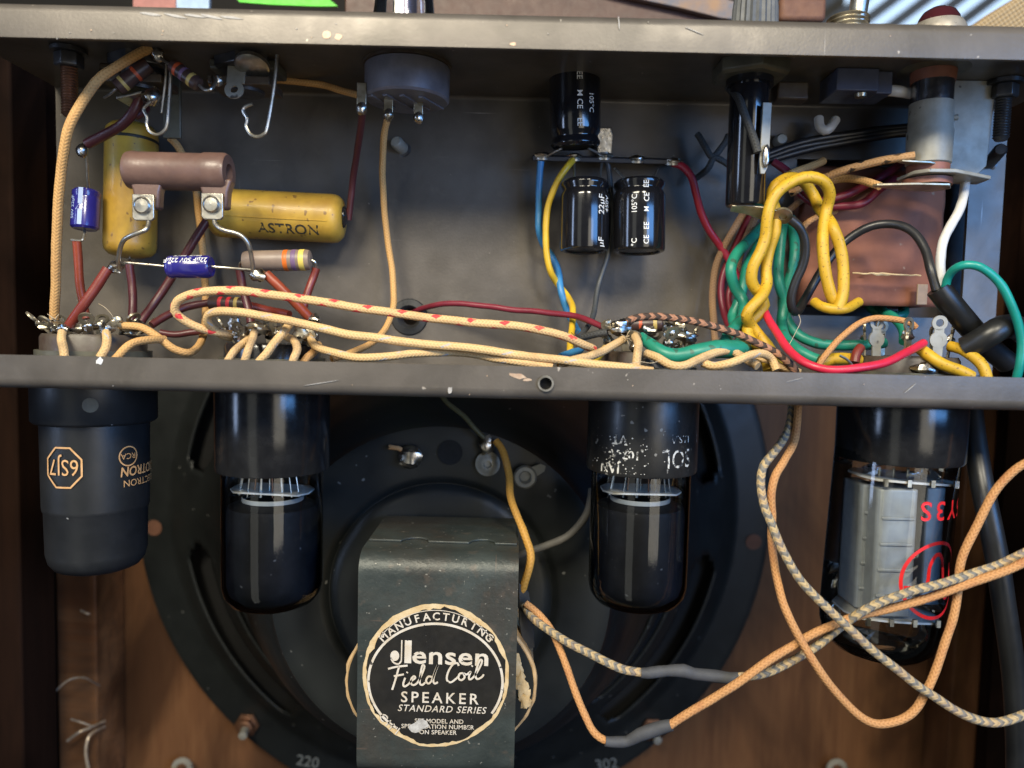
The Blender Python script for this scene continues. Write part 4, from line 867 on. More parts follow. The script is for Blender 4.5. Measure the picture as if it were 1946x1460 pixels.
def base_part(t, c, r, h, m):
    return obj('base', B().lathe([(0.1, 0), (r * 0.985, 0), (r, 1.2), (r, h - 0.6), (r * 0.985, h), (r * 0.86, h + 0.3)], c, (0, 0, -1), 56, cap=False), m, t)
def gt_tube(k, lab, lettered):
    x = TUBES[k]; px = 519 if k == 2 else 1222; c = V(x, YT, zu)
    t = thing('glass_vacuum_tube', lab, 'vacuum tube', c)
    h = zu - zpx(px, 903, YT - 10); ba = base_part(t, c, 16.0 if k == 2 else 15.8, h, WORNBASE if lettered else BLACKBAKE)
    zb = zpx(px, 1168, YT - 8); H = zu - zb
    prof = [(14.3, h - 2)] + [(14.3, h + (H - 7 - h) * i / 6) for i in range(1, 7)] + [(13.8, H - 4.2), (12.2, H - 1.8), (9.5, H - 0.5), (5, H - 0.05), (0.1, H)]
    obj('glass_envelope', B().lathe(prof, c, (0, 0, -1), 64, cap=False), GLASS, t)
    zm = zu - zpx(px, 940, YT - 6)
    mi = obj('mica_disc', B().prism([(-11.3, -3), (-9, -7), (9, -7), (11.3, -3), (11.3, 3), (9, 7), (-9, 7), (-11.3, 3)], (x, YT, zu - zm), (1, 0, -0.03 if k == 2 else 0.0), (0, 1, 0), 0.5), MICA, t)
    z0 = zm + 3.0
    obj('black_coating', B().lathe([(8.4, z0 - 1.2), (8.6, z0), (12.4, z0 + 1.2), (12.9, z0 + 3), (12.9, H - 7), (12.2, H - 4.4), (10.0, H - 2.6), (0.1, H - 2.2)], c, (0, 0, -1), 48, cap=False), GETTER, t)
    obj('mica_rim', B().lathe([(8.45, z0 - 1.4), (8.7, z0 - 1.2), (8.7, z0 - 0.2), (8.45, z0)], c, (0, 0, -1), 40, cap=False), PLATE, t)
    CU = bpy.data.materials['coppered_bolt']
    for j, (dx, dy) in enumerate([(-9.5, -2), (-6, -5), (-4.6, -3), (-2, -5), (-0.4, -2), (1.6, -5), (4, -3.5), (7, -4), (8.8, -2.5)]):
        obj('support_wire', B().tube([V(x + dx * 0.8, YT + dy, zu - h + 1), V(x + dx * 0.95, YT + dy, zu - zm - 1.2)], 0.22 if j % 3 else 0.42, seg=6, smooth_path=False), CU if j in (2, 5) else TIN, t)
    return t, ba, c
t, ba, c = gt_tube(2, 'glass tube with plain black base hanging beside the metal tube', False)
t, ba, c = gt_tube(3, 'glass tube with worn white lettering on its black base', True)
x = TUBES[3]; b = B(); Rb = 15.8
f = drummap((x, YT, zpx(1285, 832, 203)), Rb, 0.54); put_text(b, 'U.S.A', 2.0, f)
f = drummap((x, YT, zpx(1275, 868, 203)), Rb, 0.49); put_text(b, 'SOL', 5.0, f, sx=0.75, space=1.05)
f = drummap((x, YT, zpx(1182, 838, 198)), Rb, -0.57); put_text(b, 'VT', 2.6, f, bold=0.02)
f = drummap((x, YT, zpx(1190, 866, 198)), Rb, -0.49); put_text(b, '107-A-', 2.3, f, bold=0.02)
f = drummap((x, YT, zpx(1165, 892, 199)), Rb, -0.75); put_text(b, 'JAN', 2.6, f, bold=0.02); obj('lettering', b, mat('worn_white_print', (0.62, 0.60, 0.54), (0.02, 0.02, 0.02), ns=700, rough=0.6, lo=0.47, hi=0.55), ba)
rr = random.Random(5); b = B()
for k in range(120):
    f = drummap((x, YT, zpx(1200, rr.uniform(832, 902), 199)), Rb, rr.gauss(-0.52, 0.30)); s_ = rr.uniform(0.08, 0.30)
    b.add([f(s_ * math.cos(a_), s_ * 0.8 * math.sin(a_)) for a_ in (0.3, 1.9, 3.3, 5.0)], [(0, 1, 2, 3)], False)
o_ = obj('print_flakes', b, bpy.data.materials['worn_white_print'], ba); o_['kind'] = 'stuff'

# clear rectifier tube
YR = 209; x = TUBES[4]; c = V(x, YR, zu)
t = thing('rectifier_tube', 'clear glass rectifier tube with grey plates and red print', 'vacuum tube', c)
h = zu - zpx(1712, 884, YR - 12); ba = base_part(t, c, 16.8, h, BLACKBAKE)
zb = zpx(1690, 1268, YR - 8); H = zu - zb; lean = V(-0.045, 0, -1)
prof = [(16.2, h - 2)] + [(16.2, h + (H - 12 - h) * i / 8) for i in range(1, 9)] + [(16.0, H - 9), (14.8, H - 5), (12.2, H - 2.3), (8, H - 0.7), (4, H - 0.1), (0.1, H)]
env = obj('glass_envelope', B().lathe(prof, c, lean, 64, cap=False), GLASS, t)
def rp(px, py, dY): return at(px, py, YR + dY)
for sgn, (xa, xb) in ((0, (1624, 1655)), (1, (1656, 1732))):
    pz0, pz1 = rp(1690, 918, 0).z, rp(1680, 1150, 0).z
    dd = -3 if sgn else 3
    a0, a1 = rp(xa, 930, dd), rp(xb, 930, dd); wd = a1.x - a0.x
    pl = obj('plate', B().prism([(0, -5.5), (1.0, -6.5), (wd - 1, -6.5), (wd, -5.5), (wd, 5.5), (0, 5.5)], (a0.x - 1.1, YR + dd, pz1), (1, 0, 0), (0, 1, 0), pz0 - pz1), PLATE, t, bevel=0.5)
    for j in range(5):
        z = pz0 - 8 - j * 7.2
        if z > pz1 + 2: obj('rib', B().box((a0.x - 1.1 + wd / 2 - j * 0.2, YR + dd - 6.6, z), (wd - 2.2, 0.7, 1.0)), PLATE, pl, bevel=0.3)
obj('plate', B().box(rp(1755, 1030, 3), (5.5, 10, 34)), PLATE, t, bevel=0.5)
for py, dz in ((908, 0), (1160, 0)):
    m0 = rp(1712 if py < 1000 else 1680, py, 0)
    mi = obj('mica_disc', B().prism([(-13.4, -4), (-11, -9), (-4, -10), (4, -10), (11, -9), (13.4, -4), (13.4, 4), (9, 10), (-9, 10), (-13.4, 4)], m0, (1, 0, -0.05), (0, 1, 0), 0.6), MICA, t)
    for j in range(4): obj('spring_clip', B().box(m0 + V(-9.5 + j * 6.4, -10.2, 0.3), (1.1, 0.9, 2.0)), TIN, mi)
obj('stem_press', B().blob(rp(1712, 897, 0), (10, 7, 3.2), 8, 0.3), GLASSC, t)
for j in range(4): obj('support_wire', B().tube([rp(1672 + j * 27, 890, -4), rp(1670 + j * 27, 912, -4)], 0.4, seg=6, smooth_path=False), TIN, t)
CARB = mat('getter_flash', (0.03, 0.026, 0.02), rough=0.12, metal=0.9)
obj('getter_patch', B().lathe([(15.2, H - 10), (15.0, H - 8.6), (13.9, H - 5), (11.3, H - 2.9), (0.1, H - 1.5)], c, lean, 40, cap=False), thin_glass('smoky_getter', (0.72, 0.68, 0.60), 0.05), t)
b = B(); f = drummap(c + lean * (zu - zpx(1790, 965, 198)), 16.2, 0.50); put_text(b, '5Y3S', 5.0, f, bold=0.012, space=1.25)
f = drummap(c + lean * (zu - zpx(1780, 1095, 198)), 16.2, 0.40, flip=False)
ribbon(b, arc2(0, 0, 10.2, 40, 400, 56), 0.95, f)
ribbon(b, smooth2([(-9.4, -1.8), (-3.6, -1.2), (-2.6, 4.0), (-0.6, 7.0), (1.6, 6.0), (2.6, 1.0), (2.9, -3.4)]), 1.1, f)
ribbon(b, smooth2([(2.9, -3.4), (4.2, -5.4), (6.2, -4.6), (6.6, -1.0), (6.0, 4.0)]), 1.0, f)
obj('lettering', b, REDPRINT, env)

# ================================================================ speaker
def sc(Yv, k=1.0):     # speaker axis point at depth Yv
    return V(-27 + (357 - Yv) * 0.040, Yv, -83.6 - (357 - Yv) * 0.040)
spk = thing('loudspeaker', 'large dark blue black field coil loudspeaker with slotted basket', 'speaker', sc(357) + V(0, 0, -152))
def ringpt(r, th, Yv): 
    c_ = sc(Yv); return V(c_.x + r * math.cos(th), Yv, c_.z + r * math.sin(th))
prof = [(152, 356.5), (152.4, 353), (151.5, 351), (149, 350.4), (137, 350.4), (134.5, 349.6), (131.5, 347.5), (128, 345), (122, 341.5), (117, 338.5), (112.5, 335.5), (107, 331), (103, 326), (98, 318), (94, 310), (89, 300), (84, 290), (79, 280), (72, 266), (66, 256.5), (60.5, 250), (58.5, 248.2), (57, 245.6), (54, 245), (41.5, 245), (39.8, 245.8), (38.6, 247.4), (37.6, 247.6), (36, 246.2), (34, 245.6), (10, 245.4)]
seg = 240
slots = [(119.5, 6.6, 126, 171), (119.5, 6.6, 188, 233), (119.5, 6.6, 307, 352), (119.5, 6.6, 9, 54), (101, 4.4, 193, 231), (101, 4.4, 309, 347), (87, 3.4, 197, 230), (87, 3.4, 310, 343)]
fine = []
for i in range(len(prof) - 1):
    (ra, ya), (rb, yb) = prof[i], prof[i + 1]; n_ = max(1, int(abs(ra - rb) / 1.3)) if 60 < rb < 134 else 1
    fine += [(ra + (rb - ra) * k / n_, ya + (yb - ya) * k / n_) for k in range(n_)]
prof = fine + [prof[-1]]
vs_ = []; fs = []
for (r, yv) in prof:
    for k in range(seg): vs_.append(ringpt(r, 2 * math.pi * k / seg, yv))
def in_win(i, k):
    r = (prof[i][0] + prof[i + 1][0]) / 2; a_ = (k + 0.5) * 360 / seg
    for rc, hw, a0, a1 in slots:
        if abs(r - rc) < hw:
            e_ = math.degrees(hw * (1 - math.sqrt(1 - ((r - rc) / hw) ** 2)) / r)
            if a0 + e_ < a_ < a1 - e_: return True
    return False
for i in range(len(prof) - 1):
    for k in range(seg):
        if not in_win(i, k): fs.append((i * seg + k, i * seg + (k + 1) % seg, (i + 1) * seg + (k + 1) % seg, (i + 1) * seg + k))
b = B(); b.add(vs_, fs); bas = obj('basket', b, BASKET, spk, solid=1.6)
vs_ = []; fs = []
cp = [(140, 356), (128, 353.5), (110, 347), (96, 335), (80, 306), (66, 278), (50, 258), (20, 250)]
for (r, yv) in cp:
    for k in range(72): vs_.append(ringpt(r, 2 * math.pi * k / 72, yv))
for i in range(len(cp) - 1):
    for k in range(72): fs.append((i * 72 + k, i * 72 + (k + 1) % 72, (i + 1) * 72 + (k + 1) % 72, (i + 1) * 72 + k))
b = B(); b.add(vs_, fs); obj('cone', b, CONE, spk)
obj('basket_hole', B().lathe([(0.1, 0), (4.0, 0), (4.2, 0.3)], at(855, 860, 244.0), (0, -1, 0), 24), CONE, bas, label='round dark hole in the basket plate')
for px, py in ((293, 1003), (1432, 1030)):
    e = at(px, py, 349.3); obj('mounting_hole', B().lathe([(0.1, 0), (3.6, 0), (3.8, 0.25)], e, (0, -1, 0), 20), mat('hole_wood', (0.16, 0.07, 0.04), rough=0.8) if px < 500 else bpy.data.materials['hole_wood'], bas)
for px, py in ((470, 1377), (1240, 1386)):
    e = at(px, py, 349); s_ = obj('mounting_screw', B().lathe([(6.0, 0), (6.0, 1.0), (4.2, 1.4), (4.2, 4.0), (3.0, 4.6)], e, (0, -1, 0), 6), COPPERBOLT, spk, bevel=0.2)
    obj('screw_tip', B().lathe([(2.0, 4.4), (2.0, 9), (0.1, 9.4)], e, (0.1, -1, -0.1), 12), ZINC, s_)
RIMP = mat('grey_rim_print', (0.16, 0.17, 0.16), rough=0.7)
for txt, px, py, rot in (('220', 585, 1447, -9), ('302', 1152, 1452, 8)):
    b = B(); o_ = at(px, py, 348.6); put_text(b, txt, 5.2, planemap(o_, (math.cos(R(rot)), 0, math.sin(R(rot))), (-math.sin(R(rot)), 0, math.cos(R(rot)))), bold=0.01); obj('stamped_number', b, RIMP, spk)
# terminals on the basket plate
e = at(780, 868, 243); tm = obj('solder_terminal', B().lathe([(4.0, 0), (4.0, 1.0), (3.2, 2.2), (1.5, 3.0), (0.1, 3.2)], e, (0, -1, 0), 20), SOLDER, spk)
obj('solder', B().blob(e + V(0.4, -2.2, 0.2), (3.6, 1.8, 3.3), 41, 0.45), SOLDER, tm)
obj('terminal_tail', B().tube([e + V(-2, -1.5, 2), e + V(-4, -1.5, 3.0), e + V(-7, -0.8, 3.2)], 0.8, seg=8), TANBLACK, tm)
e = at(927, 881, 243); tm = obj('rivet_terminal', B().lathe([(4.1, 0), (4.1, 0.9), (3.0, 1.2), (2.4, 1.9), (1.3, 2.1), (1.2, 1.2)], e, (0, -1, 0), 24), ZINC, spk)
obj('solder', B().blob(at(924, 846, 241), (2.5, 1.6, 3.2), 43, 0.4), SOLDER, tm)
e = at(998, 906, 242); tm = obj('rivet_terminal', B().lathe([(3.9, 0), (3.9, 0.9), (3.3, 1.6), (2.2, 1.7), (1.8, 1.2), (1.6, -0.5)], e, (0, -1, 0), 24), ZINC, spk)
obj('terminal_tongue', B().prism([(0, -1.8), (5.4, -1.4), (6.6, 0), (5.4, 1.6), (0, 2.2)], e + V(1, -0.4, 0.5), (0.85, -0.1, 0.5), (-0.5, 0, 0.85), -0.6), ZINC, tm, bevel=0.15)
# magnet yoke
YM = 200.0; mc = at(830, 1275, YM); mw, mh = 44.2, 61.0
ztop_ = at(830, 1052, YM + 2).z; zbot_ = ztop_ - mh - 3
fr = round_path([Vector((243.5, ztop_)), Vector((YM, ztop_)), Vector((YM, zbot_)), Vector((243.5, zbot_))], 6.0, 7)
o2, i2 = [], []
for i, p_ in enumerate(fr):
    d = (fr[min(i + 1, len(fr) - 1)] - fr[max(i - 1, 0)]).normalized(); nn = Vector((-d.y, d.x)); o2.append(p_); i2.append(p_ + nn * 7.0)
if (i2[3] - Vector((220, mc.z))).length > (o2[3] - Vector((220, mc.z))).length: i2 = [a - (b_ - a) for a, b_ in zip(o2, i2)]
pr = o2 + i2[::-1]; n = len(pr); b = B()
xa, xb = mc.x - mw / 2, mc.x + mw / 2
b.add([V(xx, p_.x, p_.y) for xx in (xa, xb) for p_ in pr], [tuple(range(n)), tuple(range(n, 2 * n))[::-1]] + [(i, n + i, n + (i + 1) % n, (i + 1) % n) for i in range(n)], True)
mag = obj('magnet_yoke', b, MAGPAINT, spk, bevel=0.7)
xo = mc.x
obj('yoke_overlap', B().prism([(-21.6, 31), (-21.6, 12.6), (-12.2, 12.2), (-11.2, 14.2), (-9.5, 15.6), (-7, 15.8), (-4.8, 14.4), (-4.2, 12.0), (7.6, 11.6), (8.6, 14.0), (10.4, 15.2), (13, 15.2), (14.8, 13.6), (15.2, 11.4), (21.6, 11.2), (21.6, 31)], (xo, YM, ztop_ + 0.02), (1, 0, 0), (0, 1, 0), 0.7), MAGPAINT, mag, bevel=0.2)
cc = V(mc.x + 0.5, 0, at(832, 1268, 218).z)
obj('field_coil', B().lathe([(10, 209), (21.2, 209), (22, 210), (22, 234), (21.2, 236), (10, 236)], cc, (0, 1, 0), 56, ex=1.24), PAPER, spk)
obj('coil_end_disc', B().lathe([(10, 207.2), (21.6, 207.2), (21.8, 208.6), (10, 208.8)], cc, (0, 1, 0), 56, ex=1.24), BASKET, spk)
rim_ = B(); pr_ = []
for k in range(60):
    a_ = 2 * math.pi * k / 60; pr_.append(V(cc.x + 27.2 * math.cos(a_) * (1 + 0.03 * mnoise.noise(V(k * 0.8, 2, 2))), 208.4 + 0.5 * mnoise.noise(V(k * 0.7, 5, 1)), cc.z + 22.0 * math.sin(a_)))
rim_.tube(pr_ + [pr_[0]], [0.7 + 0.5 * mnoise.noise(V(k * 0.6, 7, 3)) for k in range(61)], seg=8); obj('paper_rim', rim_, PAPER, spk)
rr = random.Random(9)
for k in range(5):
    e = at(975 + 6 * k, 1252 + 19 * k, 207); obj('torn_paper', B().blob(e, (1.7, 0.7, 2.8), 60 + k, 0.7), LABELEDGE, spk)
obj('tape_flap', B().prism([(0, 0), (3.2, -3), (5.0, -14), (5.4, -20), (2, -20.5), (0.4, -12)], at(986, 1108, 214), (1, 0.2, 0), (0, 0, 1), -1.0), RUBBER, spk, bevel=0.2)
# round label on the yoke
lc = at(828, 1284, YM); lc = V(lc.x, YM - 0.02, lc.z)
f0 = planemap(lc + V(0, -0.36, 0), (1, 0, 0), (0, 0, 1)); f1 = planemap(lc + V(0, -0.36, 0), (1, 0, 0), (0, 0, 1))
def ragged(r, amp, seed, cutx=None, n=120):
    out = []
    for k in range(n):
        a_ = 2 * math.pi * k / n; rr_ = r * (1 + amp * mnoise.noise(V(math.cos(a_) * 3, math.sin(a_) * 3, seed)) + amp * 0.6 * mnoise.noise(V(math.cos(a_) * 14, math.sin(a_) * 14, seed)))
        out.append((max(min(rr_ * math.cos(a_), cutx or 99), -(cutx or 99)), rr_ * math.sin(a_)))
    return out
lab = obj('maker_label', B().prism(ragged(20.4, 0.022, 2, 20.3), lc, (1, 0, 0), (0, 0, 1), 0.14), LABELEDGE, mag, label='round black and cream paper label with torn edge')
obj('label_field', B().prism([(x_, y_ - 0.2) for x_, y_ in ragged(19.25, 0.055, 5, 19.3)], lc + V(0, -0.16, 0), (1, 0, 0), (0, 0, 1), 0.1), LABELBLK, lab)
b = B()
ribbon(b, [(x_ * 1.13, y_ - 1.6) for x_, y_ in arc2(0, 0, 16.5, -32, 236, 80)], 0.7, f0)
ribbon(b, arc2(0, -0.4, 19.1, 35, 145, 40), 0.22, f1)
def arc_text(b, s, h, r, a_mid, step, flip=1, bold=0.012, cy=-1.0):
    n_ = len(s)
    for i, chh in enumerate(s):
        a_ = R(a_mid - flip * (i - (n_ - 1) / 2) * step)
        ux = V(math.sin(a_), 0, -math.cos(a_)) * flip; uy = V(math.cos(a_), 0, math.sin(a_)) * flip
        put_text(b, chh, h, planemap(lc + V(0, -0.36, 0) + V(math.cos(a_) * r + 0.3, 0, math.sin(a_) * r + cy), ux, uy), bold=bold)
arc_text(b, 'MANUFACTURING', 2.1, 21.2, 91, 7.3, bold=0.02, cy=-4.2)
arc_text(b, 'CHI', 2.1, 18.4, 226, 8.6, -1)
put_text(b, 'SPEAKER', 3.0, planemap(lc + V(1.2, -0.34, -6.2), (1, 0, -0.01), (0.01, 0, 1)), bold=0.012, space=1.36)
put_text(b, 'STANDARD SERIES', 1.85, planemap(lc + V(1.8, -0.34, -9.4), (1, 0, -0.01), (0.01, 0, 1)), bold=0.006, shear=0.25, space=1.12)
put_text(b, 'SEE MODEL AND', 1.2, planemap(lc + V(1.2, -0.34, -12.9), (1, 0, 0), (0, 0, 1)), bold=0.012, space=1.05)
put_text(b, 'SPECIFICATION NUMBER', 1.2, planemap(lc + V(0.8, -0.34, -14.5), (1, 0, 0), (0, 0, 1)), bold=0.012, space=1.05)
put_text(b, 'ON SPEAKER', 1.2, planemap(lc + V(0.9, -0.34, -16.1), (1, 0, 0), (0, 0, 1)), bold=0.012, space=1.05)
fj = planemap(lc + V(-8.0, -0.34, 5.4), (1, 0, -0.012), (0.012, 0, 1))
ribbon(b, [(-1.55, 4.6), (-1.55, -1.2)], 0.35, fj)
ribbon(b, [(0.25, 4.6), (0.25, -1.9)], 1.9, fj); ribbon(b, smooth2([(-1.55, -1.2), (-2.3, -2.2), (-3.6, -1.9), (-4.4, -0.8)]), 0.45, fj)
b.add([fj(-3.4 + 1.25 * math.cos(R(a_)), 0.1 + 1.5 * math.sin(R(a_))) for a_ in range(0, 360, 24)], [tuple(range(15))], False)
put_text(b, 'ensen', 4.9, planemap(lc + V(4.1, -0.34, 5.9), (1, 0, -0.012), (0.012, 0, 1)), bold=0.018, sx=1.24, space=1.06)
fs_ = planemap(lc + V(0.4, -0.34, -1.2), (1, 0, 0.03), (0.0, 0, 1)); W = 0.55
for st in ([(-13.6, 3.4), (-11.2, 4.0), (-8.2, 4.3)], [(-10.6, 3.9), (-11.4, 0.8), (-12.4, -2.6)], [(-12.0, 1.3), (-9.2, 1.8)],
           [(-8.8, 1.0), (-9.3, -0.8), (-8.9, -1.5), (-7.9, -0.9), (-7.0, 0.1), (-6.0, 0.9), (-6.4, 1.4), (-7.1, 0.6), (-7.1, -0.7), (-6.3, -1.1), (-5.2, -0.2), (-3.9, 2.6), (-3.5, 4.2), (-4.1, 4.4), (-4.6, 1.6), (-4.7, -0.6), (-4.0, -1.1), (-3.2, -0.4)],
           [(-1.4, 1.1), (-2.4, 1.2), (-3.0, 0.0), (-2.3, -0.8), (-1.4, 0.2), (-0.4, 3.0), (0.3, 4.7), (-0.5, 2.4), (-1.0, 0.2), (-0.6, -0.8), (0.3, -0.4)], [(-8.4, 2.2), (-8.2, 2.5)],
           [(6.0, 4.2), (5.5, 5.0), (4.2, 4.4), (3.0, 2.2), (2.8, 0.2), (3.9, -0.5), (5.4, 0.6), (6.3, 1.6)],
           [(7.2, 2.2), (6.3, 2.0), (6.0, 0.8), (6.8, 0.2), (7.7, 1.0), (7.4, 2.1), (8.3, 1.8), (9.3, 2.6), (8.9, 1.2), (9.1, 0.4), (10.0, 0.9), (11.2, 2.6), (12.4, 5.2), (12.0, 6.0), (11.2, 4.2), (10.7, 1.6), (11.2, 0.5), (12.4, 1.0), (13.0, 1.8)], [(9.6, 3.9), (9.8, 4.2)]):
    W_ = lc + V(0.4, -0.36 - 0.02 * len(st), -1.2); ribbon(b, smooth2(st, 5), W, planemap(W_, (1, 0, 0.03), (0.0, 0, 1)))
obj('lettering', b, LABELCRM, lab)
b = B(); e = planemap(lc + V(-4.6, -0.42, -14.4), (1, 0, 0), (0, 0, 1))
b.add([e(2.0 * math.cos(R(a_)) * (1 + 0.4 * mnoise.noise(V(a_, 1, 2))) + (0.9 if a_ < 180 else -0.8), 2.0 * math.sin(R(a_))) for a_ in range(0, 360, 30)], [tuple(range(12))], False); obj('scuff', b, mat('bare_label_metal', (0.5, 0.48, 0.44), (0.3, 0.28, 0.25), ns=900, rough=0.7), lab)
# ================================================================ wires
def wire(lab, m, r, pts, seed=0, cat='wire', name='hookup_wire', seg=14, wob=0.22, group=None, radii=None):
    r = r * (0.90 if m.name.endswith(('braid', 'tracer', 'smudged', 'yellow_wire', 'cloth')) else 0.95)
    P = [at(*p_) for p_ in pts]
    o = obj(name, B().tube(P, radii or r, seg=seg, wob=wob, seed=seed), m)
    return tag(o, lab, cat, group)
cw, sl = 'cloth_wire', 'sleeved_lead'
# left half cloth wires
wire('thick tan cloth wire arching from under the panel down the chassis end', TAN, 1.4, [(287, 92, 205), (262, 103, 203), (225, 126, 200), (190, 150, 198), (165, 180, 197), (145, 215, 196), (130, 250, 196), (120, 300, 198), (113, 350, 200), (110, 400, 202), (108, 470, 205), (106, 540, 208), (103, 606, 211)], 1, name=cw)
wire('tan cloth wire running under the panel from jack to potentiometer', TAN, 1.1, [(395, 158, 223), (440, 151, 225), (530, 153, 226), (600, 160, 226), (655, 174, 222), (692, 184, 218)], 2, name=cw)
wire('tan cloth wire hanging behind the ceramic resistor and looping to a lug', TAN, 1.2, [(322, 262, 226), (335, 275, 228), (352, 305, 231), (370, 350, 233), (378, 410, 233), (386, 480, 233), (390, 545, 231), (391, 600, 226), (384, 645, 216), (362, 670, 209), (332, 664, 206), (300, 641, 205), (268, 623, 205), (228, 619, 206)], 3, name=cw)
wire('tan cloth wire dropping from the potentiometer past the bare bolt end', TAN, 1.08, [(737, 218, 216), (730, 260, 221), (727, 320, 226), (731, 400, 230), (739, 470, 231), (746, 520, 230), (749, 560, 228), (746, 592, 225), (731, 628, 220), (702, 655, 213), (665, 672, 206), (630, 682, 202)], 4, name=cw)
wire('cream cloth wire with red flecks crossing above all others', REDTRACE, 1.25, [(442, 636, 205), (410, 632, 203), (375, 622, 200), (345, 606, 198), (331, 590, 197), (337, 572, 196), (362, 560, 195), (400, 553, 194), (450, 553, 193), (500, 558, 193), (560, 566, 193), (620, 575, 193), (700, 588, 193), (800, 602, 193), (900, 614, 193), (980, 620, 193), (1030, 628, 193), (1075, 640, 194), (1102, 652, 196), (1128, 664, 200)], 5, name=cw)
wire('plain cream cloth wire looping just below the red flecked one', CREAM, 1.25, [(440, 642, 207), (415, 632, 204), (396, 614, 200), (397, 599, 198), (415, 592, 196), (440, 592, 195), (470, 595, 194), (520, 604, 193), (583, 617, 192), (660, 635, 191), (737, 645, 190), (814, 655, 190), (891, 662, 189), (960, 672, 188), (1037, 681, 187), (1114, 691, 186.5), (1191, 699, 186), (1240, 706, 186)], 6, name=cw)
wire('cream cloth wire lying along the lower lip', CREAM, 1.2, [(588, 634, 206), (592, 648, 202), (604, 660, 198), (634, 671, 194), (673, 679, 191), (711, 679, 190), (750, 676, 190), (788, 672, 191), (840, 670, 192), (891, 672, 192), (942, 681, 190), (985, 688, 188), (1050, 699, 187)], 7, name=cw)
stub = 'short cloth wire stubs at the sockets'
wire('short smudged cloth stub bent over the lip under the tall tan wire', CREAMSMUT, 1.25, [(119, 630, 200), (117, 645, 197), (121, 665, 195), (124, 688, 194)], 8, name=cw, group=stub)
wire('short cream cloth stub dropping behind the white paint drip', CREAM, 1.25, [(203, 630, 200), (203, 645, 196), (200, 662, 194), (190, 680, 193)], 9, name=cw, group=stub)
wire('tan cloth stub sloping along the first socket to the lip', TAN, 1.2, [(312, 645, 206), (285, 646, 201), (255, 652, 197), (235, 665, 195), (218, 684, 194)], 10, name=cw, group=stub)
wire('smudged cloth stub slanting down left from second socket', CREAMSMUT, 1.15, [(478, 640, 203), (462, 652, 198), (445, 668, 195), (432, 688, 194)], 11, name=cw, group=stub)
wire('upright smudged cloth stub with scorched top at the second socket', CREAMSMUT, 1.15, [(484, 626, 202), (480, 645, 196), (472, 664, 193), (464, 688, 193)], 12, name=cw, group=stub)
wire('cream cloth stub slanting from under the looping wire at the second socket', CREAM, 1.2, [(550, 618, 200), (536, 634, 196), (518, 656, 193), (506, 674, 192), (492, 688, 192)], 13, name=cw, group=stub)
wire('curled cloth stub bending round below the second socket', CREAMSMUT, 1.2, [(545, 640, 203), (560, 648, 198), (566, 664, 195), (560, 680, 193), (556, 692, 193)], 14, name=cw, group=stub)
wire('brownish cloth stub tucked behind the lip beside the curled stub', TAN, 1.2, [(606, 655, 206), (596, 670, 202), (582, 682, 198), (576, 692, 196)], 15, name=cw, group=stub)
wire('cream cloth end joining the third socket from below left', CREAMSMUT, 1.25, [(1185, 645, 203), (1165, 657, 199), (1140, 670, 195), (1115, 679, 192), (1085, 686, 190), (1060, 692, 189)], 16, name=cw)
wire('upright smudged cloth stub in front of the third socket', CREAMSMUT, 1.25, [(1207, 640, 200), (1212, 655, 195), (1210, 675, 192), (1208, 700, 191)], 17, name=cw, group=stub)
wire('smudged cream cloth wire twisting under the green lead', CREAMSMUT, 1.3, [(1228, 672, 198), (1250, 680, 195), (1275, 694, 192), (1300, 695, 191), (1330, 682, 193), (1362, 669, 196), (1390, 668, 198), (1412, 680, 197), (1440, 696, 194)], 18, name=cw)
wire('cream cloth wire crossing the twist toward the clear tube', CREAM, 1.25, [(1336, 690, 194), (1356, 696, 192), (1388, 690, 190), (1420, 678, 191), (1448, 672, 194), (1466, 682, 196), (1476, 704, 195)], 19, name=cw)
wire('thin cream cloth end behind the twist by the green lead', CREAMSMUT, 1.1, [(1405, 664, 204), (1440, 680, 201), (1480, 696, 198), (1520, 708, 197)], 20, name=cw)
# maroon and red sleeved leads
wire('dark maroon sleeve slanting from the jack above the upright yellow capacitor', MAROON, 1.45, [(268, 182, 210), (263, 196, 210), (252, 216, 210), (231, 237, 211), (200, 256, 212), (165, 274, 213)], 21, name=sl)
wire('maroon sleeve tip joining the jack solder', MAROON, 1.4, [(277, 205, 214), (268, 214, 212), (256, 220, 211)], 22, name=sl)
wire('brick red sleeve hanging below the upright blue capacitor', BRICK, 1.25, [(146, 459, 215), (149, 500, 216), (154, 550, 217), (164, 606, 217)], 23, name=sl)
wire('glossy red brown sleeve slanting to the first socket lug', REDBROWN, 1.45, [(205, 511, 205), (182, 548, 204), (158, 582, 203), (131, 620, 203)], 24, name=sl)
wire('dark red sleeve hanging from the upright yellow capacitor', MAROON, 1.25, [(246, 503, 220), (252, 540, 220), (253, 575, 219), (250, 610, 217)], 25, name=sl)
wire('long maroon sleeve slanting behind the level blue capacitor', MAROON, 1.3, [(393, 420, 224), (362, 470, 223), (325, 530, 222), (296, 572, 220), (268, 612, 216)], 26, name=sl)
wire('maroon sleeve passing behind the tan loop to the first socket', MAROON, 1.2, [(396, 576, 222), (355, 584, 220), (322, 598, 217), (288, 618, 213)], 27, name=sl)
wire('low maroon sleeve behind the tan loop near the lip', MAROON, 1.0, [(304, 632, 212), (334, 636, 213), (362, 632, 214), (400, 628, 214)], 28, name=sl)
wire('maroon sleeve dropping from the tan resistor end', MAROON, 1.25, [(455, 510, 214), (461, 545, 214), (470, 580, 213), (477, 615, 211)], 29, name=sl)
wire('orange red sleeve slanting down to the second socket', BRICK, 1.4, [(506, 521, 204), (535, 548, 204), (566, 580, 205), (598, 615, 207)], 30, name=sl)
